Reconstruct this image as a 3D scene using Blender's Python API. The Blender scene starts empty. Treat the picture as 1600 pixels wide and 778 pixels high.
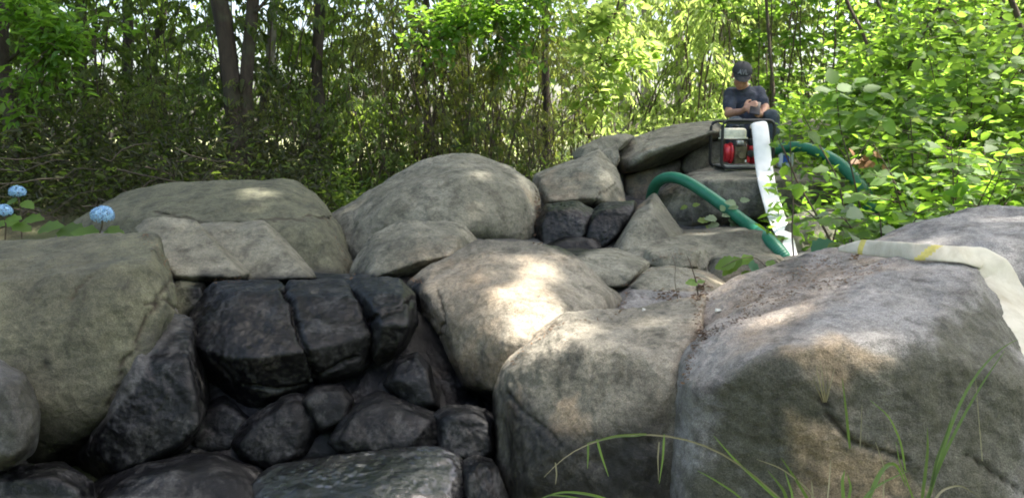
import bpy, bmesh, math, random
import numpy as np
from mathutils import Vector, Matrix
from mathutils.bvhtree import BVHTree
S = bpy.context.scene
COL = S.collection
rad = math.radians
# ------------------------------------------------------------------ camera
F = 1232.0                     # focal length in pixels of the 1600 px wide photograph
EYE = Vector((0, 0, 1.5))
PITCH = rad(8.04)
cam = bpy.data.cameras.new('camera'); cam.sensor_width = 36; cam.lens = 36*F/1600
cam.clip_end = 3000; cam.clip_start = .05
camo = bpy.data.objects.new('camera', cam); COL.objects.link(camo)
camo.location = EYE; camo.rotation_euler = (rad(90)-PITCH, 0, 0)
S.camera = camo
CR = np.array(camo.rotation_euler.to_matrix())
EY = np.array(EYE)
# ------------------------------------------------------------------ light
SUN_DIR = Vector((.40, .05, 1.0)).normalized()      # towards the sun
w = bpy.data.worlds.new('World'); S.world = w; w.use_nodes = True
nt = w.node_tree; nt.nodes.clear()
sky = nt.nodes.new('ShaderNodeTexSky'); sky.sky_type = 'NISHITA'; sky.sun_disc = False
sky.sun_elevation = math.asin(SUN_DIR.z); sky.sun_rotation = math.atan2(SUN_DIR.x, SUN_DIR.y)
sky.air_density = 1.1; sky.dust_density = 5.0; sky.ozone_density = .6
bg = nt.nodes.new('ShaderNodeBackground'); bg.inputs[1].default_value = .15
wo = nt.nodes.new('ShaderNodeOutputWorld')
nt.links.new(sky.outputs[0], bg.inputs[0]); nt.links.new(bg.outputs[0], wo.inputs[0])
sl = bpy.data.lights.new('sun', 'SUN'); sl.energy = 5.0; sl.angle = rad(.53); sl.color = (1, .95, .86)
so = bpy.data.objects.new('sun', sl); COL.objects.link(so)
so.rotation_euler = (-SUN_DIR).to_track_quat('-Z', 'Y').to_euler(); so.location = (6, 6, 20)
S.view_settings.view_transform = 'Standard'; S.view_settings.look = 'None'
S.view_settings.exposure = 1.95; S.view_settings.gamma = 1
S.render.engine = 'CYCLES'
try:
    S.cycles.max_bounces = 8; S.cycles.filter_width = 1.9; S.cycles.transparent_max_bounces = 8; S.cycles.sample_clamp_indirect = 6
except Exception: pass

# ------------------------------------------------------------------ helpers
def P(px, py, d):
    """world point seen at photograph pixel (px, py), d metres in front of the camera"""
    v = CR @ np.array(((px-800)/F*d, -(py-389)/F*d, -d))
    return Vector(EY + v)
def PN(a):
    a = np.asarray(a, float)
    v = np.stack([(a[:, 0]-800)/F*a[:, 2], -(a[:, 1]-389)/F*a[:, 2], -a[:, 2]], 1)
    return v @ CR.T + EY
def proj(co):
    v = (co-EY) @ CR
    d = np.maximum(-v[:, 2], .05)
    return v[:, 0]/d*F+800, -v[:, 1]/d*F+389, d

def hashn(i, j, k, s):
    n = (i*374761393 + j*668265263 + k*2147483647 + s*1274126177) & 0xffffffff
    n = ((n ^ (n >> 13))*1274126177) & 0xffffffff
    n = (n ^ (n >> 16)) & 0xffff
    return n/65535.0*2-1
def vnoise(p, s=0):
    p = np.asarray(p, float); f = np.floor(p).astype(np.int64); t = p-f; t = t*t*t*(t*(t*6-15)+10)
    r = 0
    for a in (0, 1):
        for b in (0, 1):
            for c in (0, 1):
                wt = (t[:, 0] if a else 1-t[:, 0])*(t[:, 1] if b else 1-t[:, 1])*(t[:, 2] if c else 1-t[:, 2])
                r = r + wt*hashn(f[:, 0]+a, f[:, 1]+b, f[:, 2]+c, s)
    return r
def fbm(p, s=0, o=4, g=.5):
    r = 0; a = 1; q = np.asarray(p, float)+17.3
    for i in range(o): r = r+a*vnoise(q, s+i*7); q = q*2.03; a *= g
    return r
def smooth(x, a, b):
    t = np.clip((x-a)/(b-a), 0, 1); return t*t*(3-2*t)
def segdist(px, py, pl):
    best = np.full(px.shape, 1e9)
    for (x0, y0), (x1, y1) in zip(pl[:-1], pl[1:]):
        dx, dy = x1-x0, y1-y0; L = dx*dx+dy*dy+1e-9
        t = np.clip(((px-x0)*dx+(py-y0)*dy)/L, 0, 1)
        best = np.minimum(best, np.hypot(px-x0-t*dx, py-y0-t*dy))
    return best
def inpoly(px, py, pl):
    ins = np.zeros(px.shape, bool); n = len(pl)
    for i in range(n):
        x0, y0 = pl[i]; x1, y1 = pl[(i+1) % n]
        if y0 == y1: continue
        c = ((y0 > py) != (y1 > py)) & (px < (x1-x0)*(py-y0)/(y1-y0)+x0)
        ins ^= c
    return ins
def polysd(px, py, pl):       # > 0 inside
    d = segdist(px, py, list(pl)+[pl[0]])
    return np.where(inpoly(px, py, pl), d, -d)

def tag(o, label=None, cat=None, group=None, kind=None):
    if label: o['label'] = label
    if cat: o['category'] = cat
    if group: o['group'] = group
    if kind: o['kind'] = kind
    return o
def npmesh(name, V, Fc, mats=(), smooth_=False, mi=None, uv=None):
    """V (n,3), Fc either (m,3)/(m,4) array or list of such arrays"""
    me = bpy.data.meshes.new(name)
    if isinstance(Fc, np.ndarray): Fc = [Fc]
    V = np.asarray(V, np.float32)
    me.vertices.add(len(V)); me.vertices.foreach_set('co', V.ravel())
    lv = np.concatenate([f.ravel() for f in Fc]).astype(np.int32)
    cnt = np.concatenate([np.full(len(f), f.shape[1], np.int32) for f in Fc])
    me.loops.add(len(lv)); me.loops.foreach_set('vertex_index', lv)
    st = np.concatenate([[0], np.cumsum(cnt)[:-1]]).astype(np.int32)
    me.polygons.add(len(cnt)); me.polygons.foreach_set('loop_start', st)
    if smooth_: me.polygons.foreach_set('use_smooth', np.ones(len(cnt), bool))
    if mi is not None: me.polygons.foreach_set('material_index', np.asarray(mi, np.int32))
    for m in mats: me.materials.append(m)
    me.update(calc_edges=True)
    return me
def link(name, me, parent=None, loc=(0, 0, 0)):
    o = bpy.data.objects.new(name, me); COL.objects.link(o); o.location = loc
    if parent: o.parent = parent
    return o
def empty(name, loc, label=None, cat=None, group=None):
    o = bpy.data.objects.new(name, None); COL.objects.link(o); o.location = loc; o.empty_display_size = .1
    return tag(o, label, cat, group)
def bmobj(name, bm, mats, parent=None, loc=(0, 0, 0), sm=True):
    me = bpy.data.meshes.new(name); bm.to_mesh(me); bm.free()
    for m in (mats if isinstance(mats, (list, tuple)) else [mats]): me.materials.append(m)
    if sm:
        for p in me.polygons: p.use_smooth = True
    return link(name, me, parent, loc)
def origin_to(o, c):
    """move a mesh object's origin to world point c (object has identity rotation)"""
    c = Vector(c); o.data.transform(Matrix.Translation(o.location-c)); o.location = c

# ------------------------------------------------------------------ materials
def mat(name):
    m = bpy.data.materials.new(name); m.use_nodes = True
    n = m.node_tree.nodes; b = n.get('Principled BSDF')
    return m, m.node_tree, n, m.node_tree.links, b
def N(nt, t, **k):
    n = nt.nodes.new(t)
    for a, v in k.items(): setattr(n, a, v)
    return n
def noise(nt, co, sc, det=4, rough=.6, dist=0):
    n = N(nt, 'ShaderNodeTexNoise'); n.inputs['Scale'].default_value = sc; n.inputs['Detail'].default_value = det
    n.inputs['Roughness'].default_value = rough; n.inputs['Distortion'].default_value = dist
    nt.links.new(co, n.inputs['Vector']); return n.outputs['Fac']
def ramp(nt, f, stops):
    r = N(nt, 'ShaderNodeValToRGB'); e = r.color_ramp.elements
    while len(e) < len(stops): e.new(.5)
    for x, (p, c) in zip(e, stops):
        x.position = p; x.color = (c, c, c, 1) if isinstance(c, (int, float)) else (*c, 1)
    nt.links.new(f, r.inputs[0]); return r.outputs[0]
def mix(nt, f, a, b, mode='MIX'):
    m = N(nt, 'ShaderNodeMix', data_type='RGBA', blend_type=mode)
    for v, i in ((f, 0), (a, 6), (b, 7)):
        if isinstance(v, (int, float)): m.inputs[i].default_value = v if i == 0 else (v, v, v, 1)
        elif isinstance(v, tuple): m.inputs[i].default_value = (*v, 1)
        else: nt.links.new(v, m.inputs[i])
    return m.outputs[2]
def mth(nt, op, a, b=0.0):
    m = N(nt, 'ShaderNodeMath', operation=op)
    for v, i in ((a, 0), (b, 1)):
        if isinstance(v, (int, float)): m.inputs[i].default_value = v
        else: nt.links.new(v, m.inputs[i])
    return m.outputs[0]

def rock_material(name, c1, c2, c3, shine=0.0):
    m, nt, n, L, b = mat(name)
    g = N(nt, 'ShaderNodeNewGeometry'); co = g.outputs['Position']
    at = N(nt, 'ShaderNodeAttribute', attribute_name='zones'); at.attribute_type = 'GEOMETRY'
    sp = N(nt, 'ShaderNodeSeparateColor'); L.new(at.outputs['Color'], sp.inputs[0])
    wet, moss, tan, crk = sp.outputs[0], sp.outputs[1], sp.outputs[2], at.outputs['Alpha']
    big = noise(nt, co, 2.3, 4, .6, .6); med = noise(nt, co, 11, 7, .68, .4); fin = noise(nt, co, 55, 5, .7); grit = noise(nt, co, 260, 3, .75)
    c = mix(nt, ramp(nt, big, [(.40, 0), (.60, 1)]), c1, c2)
    c = mix(nt, mth(nt, 'MULTIPLY', ramp(nt, med, [(.48, 0), (.66, 1)]), .85), c, c3)
    mo = mth(nt, 'MULTIPLY', moss, ramp(nt, noise(nt, co, 6, 6, .7, .5), [(.3, .6), (.62, 1)]))
    c = mix(nt, mo, c, (.062, .060, .042))
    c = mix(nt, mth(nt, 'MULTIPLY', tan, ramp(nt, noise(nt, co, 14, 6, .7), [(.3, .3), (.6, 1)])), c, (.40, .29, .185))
    # sandy speckle
    c = mix(nt, 1.0, c, ramp(nt, fin, [(.28, .62), (.5, 1.0), (.74, 1.2)]), 'MULTIPLY')
    c = mix(nt, 1.0, c, ramp(nt, grit, [(.32, .5), (.5, 1.0), (.7, 1.6)]), 'MULTIPLY')
    mp = N(nt, 'ShaderNodeMapping'); mp.inputs['Scale'].default_value = (1, 1, .22); L.new(co, mp.inputs[0])
    strk = noise(nt, mp.outputs[0], 9, 7, .72, .3)          # run-off streaks and weather stains
    c = mix(nt, 1.0, c, ramp(nt, strk, [(.34, .55), (.47, .95), (.66, 1.18)]), 'MULTIPLY')
    spk = ramp(nt, noise(nt, co, 120, 2, .6), [(.66, 0), (.72, 1)])
    c = mix(nt, mth(nt, 'MULTIPLY', spk, .55), c, (.05, .048, .04))
    # small lichen flecks
    fl = ramp(nt, noise(nt, co, 38, 6, .8), [(.66, 0), (.72, 1)])
    c = mix(nt, mth(nt, 'MULTIPLY', fl, .35), c, (.5, .5, .4))
    # wet skin: darker and glossy, broken up by drier scabs
    dry = ramp(nt, mth(nt, 'ADD', noise(nt, co, 9, 8, .78, .5), mth(nt, 'MULTIPLY', fin, .25)), [(.62, 0), (.78, 1)])
    wm = mth(nt, 'MULTIPLY', wet, mth(nt, 'SUBTRACT', 1, mth(nt, 'MULTIPLY', dry, .22 if not shine else .08)))
    c = mix(nt, crk, c, (.035, .026, .017))
    dark = mix(nt, 1.0, c, (.015, .016, .022), 'MULTIPLY')
    c = mix(nt, wm, c, dark)
    L.new(c, b.inputs['Base Color'])
    rr = mix(nt, wm, .88, ramp(nt, big, [(.38, .30-shine*.5), (.62, .62-shine)]))
    L.new(rr, b.inputs['Roughness']); L.new(mix(nt, wm, .5, .26 if not shine else .9), b.inputs['Specular IOR Level'])
    h = mth(nt, 'ADD', mth(nt, 'MULTIPLY', med, 1.0), mth(nt, 'MULTIPLY', fin, .5))
    h = mth(nt, 'ADD', h, mth(nt, 'MULTIPLY', grit, .2))
    vc = N(nt, 'ShaderNodeVectorMath', operation='ADD'); nv = N(nt, 'ShaderNodeTexNoise'); nv.inputs['Scale'].default_value = 7; nv.inputs['Detail'].default_value = 3
    L.new(co, nv.inputs['Vector']); vs = N(nt, 'ShaderNodeVectorMath', operation='SCALE'); vs.inputs['Scale'].default_value = .22; L.new(nv.outputs['Color'], vs.inputs[0])
    L.new(co, vc.inputs[0]); L.new(vs.outputs[0], vc.inputs[1])
    vo = N(nt, 'ShaderNodeTexVoronoi'); vo.inputs['Scale'].default_value = 8.5; L.new(vc.outputs[0], vo.inputs['Vector'])
    h = mth(nt, 'ADD', h, mth(nt, 'MULTIPLY', vo.outputs['Distance'], 1.5))
    if shine: L.new(wm, b.inputs['Coat Weight']); b.inputs['Coat Roughness'].default_value = .22
    bp = N(nt, 'ShaderNodeBump'); bp.inputs['Strength'].default_value = .8; L.new(mth(nt, 'SUBTRACT', .014, mth(nt, 'MULTIPLY', wm, .007)), bp.inputs['Distance'])
    L.new(h, bp.inputs['Height']); L.new(bp.outputs[0], b.inputs['Normal'])
    return m
RG = rock_material('grey_rock', (.218, .205, .160), (.160, .150, .112), (.070, .064, .046))
RO = rock_material('olive_rock', (.118, .116, .074), (.084, .083, .052), (.042, .043, .030))
RT = rock_material('tan_rock', (.235, .21, .165), (.155, .14, .11), (.07, .062, .045))
RV = rock_material('violet_grey_rock', (.24, .228, .22), (.175, .165, .155), (.085, .075, .07))
RS = rock_material('wet_shining_rock', (.20, .20, .20), (.15, .145, .14), (.09, .085, .08), .30)
RD = rock_material('wet_dark_rock', (.20, .20, .20), (.15, .145, .14), (.09, .085, .08))
# ------------------------------------------------------------------ boulders
_ico = {}
def ico(l):
    if l not in _ico:
        bm = bmesh.new(); bmesh.ops.create_icosphere(bm, subdivisions=l, radius=1)
        V = np.array([v.co[:] for v in bm.verts]); Fc = np.array([[v.index for v in f.verts] for f in bm.faces], np.int32)
        bm.free(); _ico[l] = (V, Fc)
    return _ico[l]
CRACKS = {}
WET_DARK_ZONES = [  # outline in photograph pixels, softness, strength of the dark wet tone
    ([(318, 428), (560, 426), (650, 428), (668, 480), (682, 560), (720, 610), (775, 600), (778, 690), (790, 790), (0, 790), (0, 722), (60, 716), (130, 672), (196, 610), (250, 540), (286, 500), (300, 470), (300, 446)], 12, 1.0),
    ([(838, 322), (990, 316), (992, 330), (950, 385), (900, 402), (846, 384)], 6, 1.0),
    ([(775, 590), (815, 620), (900, 680), (1010, 650), (1045, 640), (1062, 800), (770, 800)], 30, .92),  # darkens the lower part of the wide rough boulder
    ([(965, 262), (1040, 236), (1110, 226), (1060, 300), (1040, 316), (970, 320)], 8, .62),  # darkens the recess under the long upper boulder
    ([(1030, 330), (1130, 322), (1200, 336), (1320, 300), (1330, 340), (1180, 378), (1030, 376)], 16, .6),  # darkens the foot of the pump boulder
    ([(1080, 290), (1330, 268), (1330, 352), (1090, 372)], 14, .45),  # darkens the front of the pump boulder
    ([(1215, 380), (1262, 380), (1250, 430), (1190, 430)], 10, .6),  # darkens the hollow at the hose ends
    ([(690, 560), (770, 560), (778, 660), (700, 640)], 34, .8),  # darkens the foot of the tan boulder
    ([(560, 378), (848, 360), (846, 400), (740, 384), (700, 395), (560, 420)], 8, .3),
]
WET_DARK_ZONES.append(([(-20, 640), (110, 660), (180, 600), (232, 520), (300, 500), (300, 760), (-20, 760)], 30, .7))  # left boulders get darker towards their base
MOSS_ZONES = [
    ([(0, 380), (170, 380), (200, 500), (130, 700), (0, 700)], 50, .85),
    ([(1095, 650), (1150, 600), (1260, 556), (1440, 545), (1500, 470), (1610, 500), (1610, 800), (1090, 800)], 16, 1.0),
    ([(790, 580), (900, 550), (1060, 580), (1050, 660), (790, 650)], 40, .55),
    ([(640, 450), (720, 440), (780, 560), (700, 600)], 25, .35),
    ([(100, 300), (540, 330), (550, 420), (100, 380)], 60, .45),
    ([(520, 330), (640, 270), (840, 320), (840, 400), (540, 420)], 60, .3),
]
TAN_SUN_ZONES = [
    ([(1230, 560), (1300, 548), (1390, 560), (1370, 590), (1300, 600), (1240, 590)], 18, .6),  # sun patch under the ridge, put into the rock colour
    ([(1200, 668), (1290, 660), (1330, 690), (1390, 700), (1420, 760), (1380, 800), (1240, 800), (1250, 720)], 22, .85),  # larger sun patch lower on that face, painted as tan
    ([(786, 640), (820, 630), (836, 660), (800, 690)], 12, .7), ([(880, 640), (915, 625), (915, 690), (890, 690)], 12, .7),  # dappled light on the rough boulder's side, painted into its colour
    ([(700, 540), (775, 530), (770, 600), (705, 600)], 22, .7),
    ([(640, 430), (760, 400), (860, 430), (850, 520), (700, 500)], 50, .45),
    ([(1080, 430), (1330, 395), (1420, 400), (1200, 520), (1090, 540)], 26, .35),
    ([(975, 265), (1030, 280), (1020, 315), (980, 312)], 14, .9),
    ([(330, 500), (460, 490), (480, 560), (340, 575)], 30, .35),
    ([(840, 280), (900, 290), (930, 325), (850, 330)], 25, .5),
]
def paint(V, wet, crk, seed):
    px, py, d = proj(V)
    nx = fbm(V*7, 3, 4)*16; ny = fbm(V*7, 31, 4)*16
    # hard water line: no wobble upward
    Z = np.zeros((len(V), 4)); Z[:, 0] = wet
    for ch, zs in ((0, WET_DARK_ZONES), (1, MOSS_ZONES), (2, TAN_SUN_ZONES)):
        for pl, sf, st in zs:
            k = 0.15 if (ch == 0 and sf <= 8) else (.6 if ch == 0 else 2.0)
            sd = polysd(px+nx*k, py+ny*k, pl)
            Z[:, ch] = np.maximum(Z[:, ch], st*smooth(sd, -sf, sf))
    Z[:, 3] = crk; Z[:, 1] = np.minimum(Z[:, 1], 1.3)
    return Z
ROCKS = {}
rock_tris = []
def rock(key, label, outline, D, T, front=None, m=RG, p=18, lvl=6, wet=0., amp=1., name='boulder', flat=.35, bulge=.34, drop=.05, seed=None, parent=None, back=.82, grow=1.015):
    seed = seed if seed is not None else sum(map(ord, key))*13 % 997
    o2 = np.array([q[:2] for q in outline], float)
    cx, cy = o2.mean(0); y0, y1 = o2[:, 1].min(), o2[:, 1].max()
    pts = []
    for q in outline:
        t = 1-(q[1]-y0)/(y1-y0+1e-6)                      # 1 at top
        dd = q[2] if len(q) > 2 else D+T*(flat*t-.10)
        pts.append((q[0], q[1], dd))
        pts.append((cx+(q[0]-cx)*back, cy+(q[1]-cy)*back+(4 if t > .5 else 0), dd+T*(.55 if t > .5 else .9)))
    auto = front is None
    if auto:
        front = []
        for q in outline:
            t = 1-(q[1]-y0)/(y1-y0+1e-6)
            front.append((cx+(q[0]-cx)*.74, cy+(q[1]-cy)*.74+(y1-y0)*drop, D-T*bulge+T*flat*.6*max(t-.3, 0)))
    pts += list(front)
    W = PN(pts)
    bm = bmesh.new()
    for v in W: bm.verts.new(v)
    bmesh.ops.convex_hull(bm, input=bm.verts)
    bm.normal_update()
    c = W.mean(0)
    pl = []
    for f in sorted(bm.faces, key=lambda f: -f.calc_area()):
        nn = np.array(f.normal); 
        if f.calc_area() < 1e-7: continue
        h = float(nn @ (np.array(f.verts[0].co)-c))
        if h < 0: nn, h = -nn, -h
        if h < 1e-3: continue
        if any(nn @ a > .975 and abs(h-b) < .06*max(h, b)+.004 for a, b in pl): continue
        pl.append((nn, h))
    hv = np.array([v.co[:] for v in bm.verts if v.link_faces]) if False else W
    bm.free()
    rg_ = np.random.default_rng(seed+3)
    for _ in range(9 if auto else 3):                     # a few chipped faces
        nn = rg_.normal(size=3); nn /= np.linalg.norm(nn); sup = float(((W-c) @ nn).max())
        if any(nn @ a > .93 for a, b in pl): continue
        pl.append((nn, sup*rg_.uniform(.84, .93)))
    A = np.array([a for a, _ in pl]); H = np.array([h for _, h in pl])
    U, Fc = ico(lvl)
    ext = (W.max(0)-W.min(0))/2
    Dn = U*ext; Dn /= np.linalg.norm(Dn, axis=1)[:, None]
    k = np.maximum(Dn @ (A/H[:, None]).T, 0); p = p*2.6
    # blend of a crisper and a rounder hull, varied over the rock
    r1 = (k**p).sum(1)**(-1/p); r2 = (k**(p*.45)).sum(1)**(-1/(p*.45))
    size = float(np.sort(ext)[1])
    V0 = c+Dn*r1[:, None]
    bl = smooth(vnoise(V0/size*1.3, seed+5), -.3, .7)*(.26 if auto else .12)
    r = (r1*(1-bl)+r2*1.06*bl)*grow
    V = c+Dn*r[:, None]
    # stretch so that the rounded shape still reaches the drawn outline
    cc = (V-c) @ CR; tx, ty, _ = proj(V); 
    sx = (o2[:, 0].max()-o2[:, 0].min())/(tx.max()-tx.min()); sy = (o2[:, 1].max()-o2[:, 1].min())/(ty.max()-ty.min())
    cc[:, 0] *= sx*grow; cc[:, 1] *= sy*grow; cc[:, 2] *= max(1, (sx+sy)/2)
    mx = (o2[:, 0].max()+o2[:, 0].min())/2-(tx.max()+tx.min())/2; my = (o2[:, 1].max()+o2[:, 1].min())/2-(ty.max()+ty.min())/2
    dc = float(proj(c[None])[2][0])
    cc[:, 0] += mx/F*dc; cc[:, 1] -= my/F*dc
    V = c+cc @ CR.T
    s = size*amp
    q = V/size
    s = s*(.6 if wet > .8 else 1); dsp = .040*s*fbm(q*1.1, seed, 3)+.013*s*fbm(q*4.2, seed+50, 4, .55)
    st = np.abs(fbm(q*1.3, seed+90, 2)); dsp = dsp-.016*s*(1-smooth(st, .0, .22))*smooth(vnoise(q*1.7, seed+33), 0, .5)
    dsp = dsp+.0030*fbm(V*38, seed+70, 3, .6)+.0010*fbm(V*120, seed+80, 2)
    V = V+Dn*dsp[:, None]
    px, py, dd = proj(V); crk = np.zeros(len(V))
    for cl, wd, dp in CRACKS.get(key, []):
        wob = fbm(V*14, 5, 3)*6
        sd = segdist(px+wob, py+wob*.7, cl)
        front_side = (dd < np.median(dd)+T*.3)
        g = np.exp(-(sd/wd)**2)*front_side
        V = V-Dn*(g*dp)[:, None]; crk = np.maximum(crk, smooth(g, .35, .9)*.85)
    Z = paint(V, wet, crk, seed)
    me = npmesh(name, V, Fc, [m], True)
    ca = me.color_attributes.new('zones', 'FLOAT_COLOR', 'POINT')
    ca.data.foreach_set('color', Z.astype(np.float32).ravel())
    base = Vector((c[0], c[1], V[:, 2].min()))
    me.transform(Matrix.Translation(-base))
    o = link(name, me, None, base)
    if label: tag(o, label, 'boulder' if size > .16 else 'stone')
    if size <= .16 and name == 'boulder': o.name = 'stone'; me.name = 'stone'
    ROCKS[key] = o
    step = Fc
    rock_tris.append((V, Fc))
    return o

CRACKS['R1'] = [([(272, 432), (222, 520), (180, 600), (170, 640)], 3.2, .016), ([(145, 432), (128, 455), (115, 470)], 3, .010), ([(232, 478), (262, 470), (280, 486)], 2.6, .012)]
CRACKS['R9a'] = [([(442, 430), (448, 460), (462, 505), (478, 540), (494, 580), (500, 620)], 4.5, .040), ([(380, 600), (440, 612), (500, 590), (560, 560)], 3, .02)]
CRACKS['R9c'] = [([(575, 505), (610, 488), (642, 468)], 4, .02)]
CRACKS['R13'] = [([(240, 330), (330, 350), (420, 343), (520, 340)], 2.6, .016)]
CRACKS['R16'] = [([(685, 455), (692, 500), (680, 540)], 2.6, .009)]
CRACKS['R2'] = [([(296, 722), (300, 745), (290, 778)], 2.4, .008)]
CRACKS['R17'] = [([(790, 612), (812, 640), (850, 668), (880, 700)], 2.6, .012)]
CRACKS['R18'] = [([(1278, 615), (1300, 660), (1330, 690), (1420, 720)], 3.4, .016), ([(1520, 715), (1560, 745), (1600, 770)], 3, .012)]
CRACKS['R20'] = [([(962, 285), (950, 298), (935, 312), (932, 326)], 2.0, .016)]
CRACKS['R22'] = [([(1000, 238), (1004, 222), (1016, 212)], 1.6, .01)]
CRACKS['R28b'] = [([(1080, 388), (1130, 380), (1180, 378)], 2.2, .02)]

# left bank, front
rock('R1', 'large olive-grey boulder at the left edge, its flat top level with the blue flower head', [(-160, 380), (0, 374), (60, 367), (165, 366), (250, 369), (270, 415), (274, 480), (262, 560), (225, 650), (150, 715), (40, 735), (-160, 740)], 3.15, .75,
     front=[(235, 400, 3.0), (262, 470, 2.98), (225, 585, 2.85), (150, 660, 2.82), (100, 420, 2.92), (60, 520, 2.8), (170, 470, 2.86), (0, 600, 2.75), (-120, 500, 2.8), (60, 700, 2.85)], m=RO, p=16, lvl=7)
rock('R1b', 'dark speckled wet rock leaning below the large olive-grey boulder on the left', [(262, 500), (296, 520), (312, 600), (318, 660), (268, 705), (170, 738), (128, 700), (150, 650), (205, 600)], 3.0, .6, bulge=.35, m=RD, p=12, wet=.75, lvl=7, grow=1.10)
rock('R1c', 'grey rounded boulder cut by the left edge, low in front of the olive one', [(-120, 570), (0, 560), (38, 580), (60, 640), (52, 700), (20, 726), (-120, 740)], 2.5, .4, m=RD, wet=.62, p=12)
rock('R1d', 'dark wet boulder in the bottom left corner', [(-80, 738), (30, 722), (110, 722), (148, 745), (150, 850), (-80, 850)], 2.5, .4, m=RD, wet=.9)
rock('R2', 'smooth dark boulder at the bottom edge with a thin crack in it', [(138, 790), (160, 750), (215, 722), (290, 712), (350, 714), (396, 735), (418, 790), (410, 870), (150, 870)], 2.62, .5, m=RD, wet=.62, p=10, flat=.7, grow=1.10)
rock('R3', 'long wet shining slab lying at the bottom edge', [(400, 742), (440, 728), (520, 722), (600, 706), (680, 698), (716, 715), (728, 760), (730, 860), (420, 860)], 2.62, .5, m=RS, wet=1, p=10, flat=.22, front=[(440, 805, 2.40), (560, 795, 2.36), (700, 800, 2.40), (560, 745, 2.54)], lvl=7, grow=1.06)
rock('R4', 'pointed grey-topped wet stone above the shining slab', [(524, 688), (540, 655), (566, 628), (598, 616), (640, 634), (682, 655), (680, 690), (620, 706), (540, 702)], 2.8, .3, m=RD, wet=.6, flat=.8, p=14, bulge=.22, grow=1.14)
rock('R5', 'squarish dark stone right of the pointed wet stone', [(680, 652), (700, 640), (745, 640), (768, 655), (768, 700), (745, 722), (690, 712)], 2.85, .3, m=RD, wet=.66, p=10, grow=1.18)
rock('R5b', 'small dark stone at the bottom edge right of the shining slab', [(726, 732), (745, 722), (768, 728), (790, 790), (780, 850), (728, 850)], 2.62, .3, m=RD, wet=.6, p=12, grow=1.20)
rock('R6', 'small angular black stone wedged below the right black block', [(606, 600), (622, 566), (650, 556), (668, 575), (680, 630), (640, 632)], 3.05, .3, m=RD, wet=.9, p=22, lvl=5, grow=1.20)
rock('R7', 'small black stone tucked beneath the cleft of the big black rocks', [(474, 625), (492, 608), (530, 606), (545, 625), (536, 655), (500, 668)], 2.98, .3, m=RD, wet=1, p=12, lvl=5, grow=1.25)
rock('R8', 'black wedge-shaped stone under the big black block', [(372, 690), (398, 655), (450, 622), (478, 622), (492, 660), (470, 705), (430, 722), (395, 715)], 2.92, .3, m=RD, wet=1, p=14, bulge=.2, grow=1.20)
rock('R8b', 'black stone in the dark hollow left of the wedge-shaped one', [(312, 640), (350, 622), (388, 655), (372, 700), (330, 708), (300, 690)], 3.1, .3, m=RD, wet=1, p=12, lvl=5, grow=1.25)
rock('R8c', 'dark broken stone between the wedge-shaped one and the pointed one', [(486, 676), (520, 662), (540, 680), (530, 712), (440, 728), (430, 712)], 3.0, .25, m=RD, wet=.9, p=12, lvl=5, grow=1.25)
rock('R9a', 'biggest black wet block, cleft down its middle, with a rough brownish left face', [(284, 522), (300, 475), (332, 441), (440, 435), (540, 439), (574, 470), (592, 515), (600, 560), (566, 598), (500, 622), (440, 640), (380, 655), (330, 612), (296, 562)], 3.25, .6,
     front=[(308, 540, 3.05), (355, 562, 2.93), (400, 566, 2.9), (452, 552, 2.92), (345, 465, 3.2), (430, 460, 3.18), (550, 462, 3.18), (575, 520, 3.04), (500, 545, 2.96), (400, 625, 3.0), (460, 610, 3.0), (560, 580, 3.04)], m=RD, p=30, wet=.97, lvl=7, amp=1.3)
rock('R9c', 'right black wet block split by a slanting crack', [(543, 450), (560, 442), (620, 444), (642, 465), (646, 505), (628, 545), (594, 568), (584, 520), (570, 480)], 3.3, .5,
     front=[(575, 468, 3.2), (625, 468, 3.18), (632, 508, 3.08), (596, 505, 3.05), (610, 540, 3.1), (592, 545, 3.08)], m=RD, p=22, wet=.97, grow=1.16)
rock('R10', 'small olive stone in the notch beside the big black block', [(268, 450), (280, 440), (316, 442), (322, 458), (308, 485), (285, 500), (272, 490)], 3.4, .25, m=RO, p=18, lvl=6, grow=1.10)
rock('R11', 'pale grey-green tilted block behind the large olive boulder', [(218, 360), (240, 347), (300, 350), (318, 362), (355, 395), (382, 425), (378, 436), (330, 442), (275, 438), (245, 400)], 3.75, .45,
     front=[(238, 366, 3.75), (302, 362, 3.78), (372, 428, 3.45), (278, 428, 3.45), (252, 395, 3.6), (330, 440, 3.5)], m=RG, p=34, grow=1.10)
rock('R12', 'pale flat-faced block second from the left above the black rocks', [(300, 362), (320, 354), (380, 350), (418, 354), (440, 382), (474, 412), (486, 436), (400, 452), (350, 448)], 4.05, .5,
     front=[(330, 362, 4.0), (415, 360, 4.02), (478, 430, 3.7), (380, 436, 3.7), (440, 388, 3.9)], m=RG, p=34, grow=1.10)
rock('R13', 'broad low boulder behind the pale blocks, with sun flecks on its crown', [(90, 366), (130, 336), (200, 300), (290, 286), (400, 283), (470, 288), (498, 304), (528, 350), (546, 400), (552, 440), (300, 460), (90, 420)], 4.75, 1.2,
     front=[(180, 340, 4.5), (300, 318, 4.55), (430, 312, 4.6), (490, 330, 4.6), (530, 400, 4.45), (400, 350, 4.32), (300, 352, 4.3), (480, 360, 4.36), (440, 440, 4.25), (200, 400, 4.3), (530, 436, 4.35)], m=RO, p=16, lvl=7)
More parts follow.
